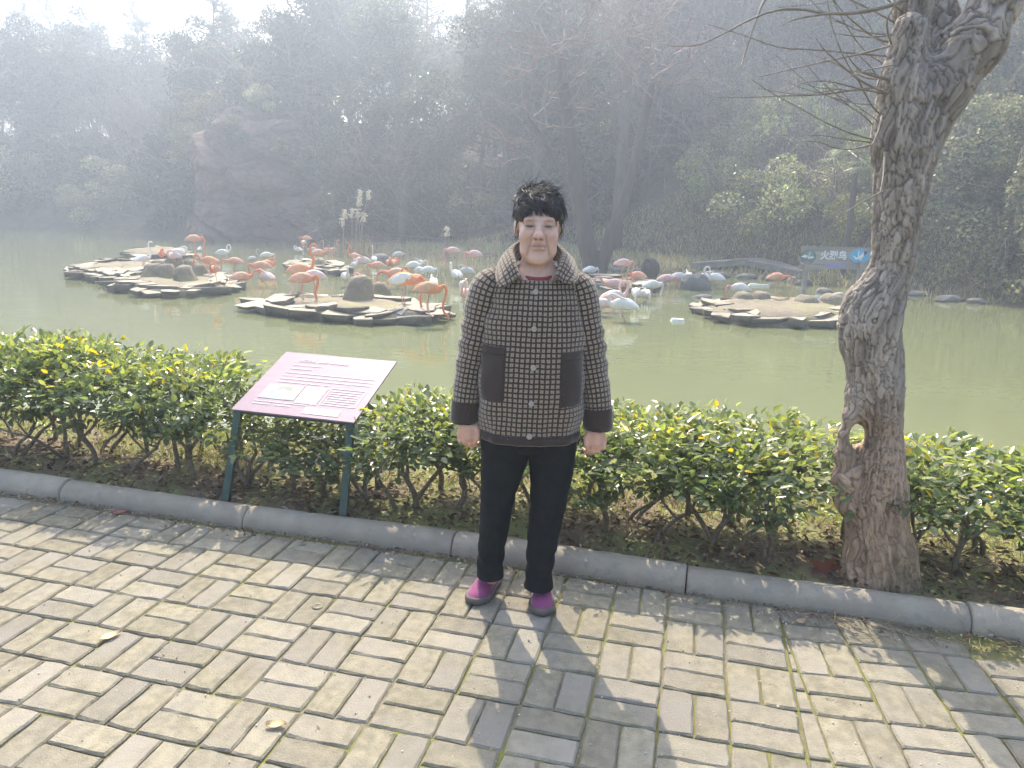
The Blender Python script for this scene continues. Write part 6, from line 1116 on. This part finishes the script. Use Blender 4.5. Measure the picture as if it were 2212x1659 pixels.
# ---- hair: a cap of hair and loose locks blown to one side
M_hair = mat('hair', (.022, .019, .02), (.05, .045, .045), scale=90, rough=.5, spec=.35, stretch=(1, 1, .2), bump=.5, bscale=260, bdist=.002)
hf = Field((-.06, 2.42, 1.36), (.23, 2.74, 1.64), .0042)
hf.ell((.080, 2.588, 1.484), (.077, .098, .076), .02); hf.ell((.062, 2.60, 1.535), (.055, .06, .036), .03); hf.ell((.123, 2.535, 1.492), (.038, .045, .036), .03); hf.ell((.035, 2.53, 1.490), (.040, .045, .034), .03)
hf.ell((.008, 2.605, 1.455), (.010, .04, .05), .02); hf.ell((.151, 2.605, 1.455), (.011, .04, .05), .02); hf.ell((.08, 2.65, 1.43), (.065, .045, .07), .03)
hf.ell((.072, 2.43, 1.41), (.072, .11, .094), .012, sub=True); hf.ell((.076, 2.50, 1.36), (.064, .1, .105), .01, sub=True)
V, F = hf.mesh(2); N = vnormals(V, F); V = V + N * (.006 * fbm(V * [55, 55, 20], 3))[:, None]; mb = MB(); mb.add(V - O_, F)
r = np.random.default_rng(17); m_ = V[:, 2] > 1.495; up_ = V[m_]; upN = N[m_]; k = r.integers(0, len(up_), 2600)
def ribbon(P, w):
    P = np.array(P); T = np.gradient(P, axis=0); s_ = np.cross(T, np.array([0, -1, .2]) + r.normal(0, .4, 3)); s_ /= np.linalg.norm(s_, axis=1, keepdims=True) + 1e-9; wd = w * np.array([1, 1, .9, .7, .35, .1])[:len(P), None]; V_ = np.stack([P - s_ * wd, P + s_ * wd], 1).reshape(-1, 3); n_ = len(P); mb.add(V_ - O_, np.array([[2 * i, 2 * i + 1, 2 * i + 3, 2 * i + 2] for i in range(n_ - 1)]))
hc = np.array([.080, 2.588, 1.465])
for j in k:
    p = up_[j] + upN[j] * .001; P = [p]; lift = r.random() ** 5; d = upN[j] * (.05 + 1.3 * lift) + np.array([r.normal(.45, .3), -.35 if p[1] < 2.6 else .2, -.1 + r.normal(0, .2)])
    for i in range(5): d = d + np.array([.05, 0, -.22 + .12 * lift]) + r.normal(0, .05, 3); d /= np.linalg.norm(d); v_ = P[-1] - hc; nn = v_ / np.linalg.norm(v_); dn = d @ nn; d = d - nn * min(dn, 0) * 1.02 - nn * max(dn, 0) * (.5 - .4 * lift); P.append(P[-1] + d * r.uniform(.009, .015))
    ribbon(P, r.uniform(.0005, .0012)) if (P[-1][2] > 1.462 + .006 * r.normal() or P[-1][1] > 2.53) and abs(P[-1][0] - .08) < .094 + .004 * r.normal() else None
lockv = r.normal(0, .011, 12)
for j in range(560):                                             # ragged fringe in locks, with a gap over the nose
    x_ = r.uniform(.004, .158); li = int(x_ / .0145); xc = (li + .5) * .0145; gap = math.exp(-((x_ - .088) / .012) ** 2); cl = math.sin(x_ * 190) * .006; p = np.array([x_, 2.487 + 7 * (x_ - .08) ** 2, 1.520 + r.uniform(-.012, .018)]); L = (.048 + lockv[li] + r.normal(0, .004) + (.014 if x_ > .12 else 0)) * (1 - .6 * gap) * (1 - 9 * abs(x_ - xc)); sw = (xc - .095) * 1.4 + .15 + (xc - x_) * 14
    ribbon([p + np.array([sw * L * (i / 5) ** 1.3 + .0, -.012 * math.sin(i / 5 * 2.7) - .003, -L * i / 5]) for i in range(6)], r.uniform(.0007, .0018))
for j in range(120):                                             # wind-blown wisps on top
    p = np.array([r.uniform(-.002, .125), r.uniform(2.53, 2.64), 1.535 + r.uniform(0, .022)]); L = r.uniform(.025, .085) * (1.2 - 3 * abs(p[0] - .05)); d = np.array([r.uniform(.1, .9), r.normal(0, .2), r.uniform(.35, .95)]); ribbon([p + d * L * i / 5 + np.array([0, 0, -.35 * L * (i / 5) ** 2]) for i in range(6)], r.uniform(.0005, .001))
for j in range(150):                                             # sides and ears
    s_ = -1 if j % 2 else 1; p = np.array([.080 + s_ * .074, r.uniform(2.55, 2.64), r.uniform(1.45, 1.50)]); L = r.uniform(.04, .085); o_ = r.normal(.004, .006); ribbon([p + np.array([s_ * (.006 * math.sin(i / 5 * 3) + o_ * i / 5) - s_ * .008 * i / 5, .0, -L * i / 5]) for i in range(6)], r.uniform(.0006, .0014))
mb.build('hair', M_hair, person)
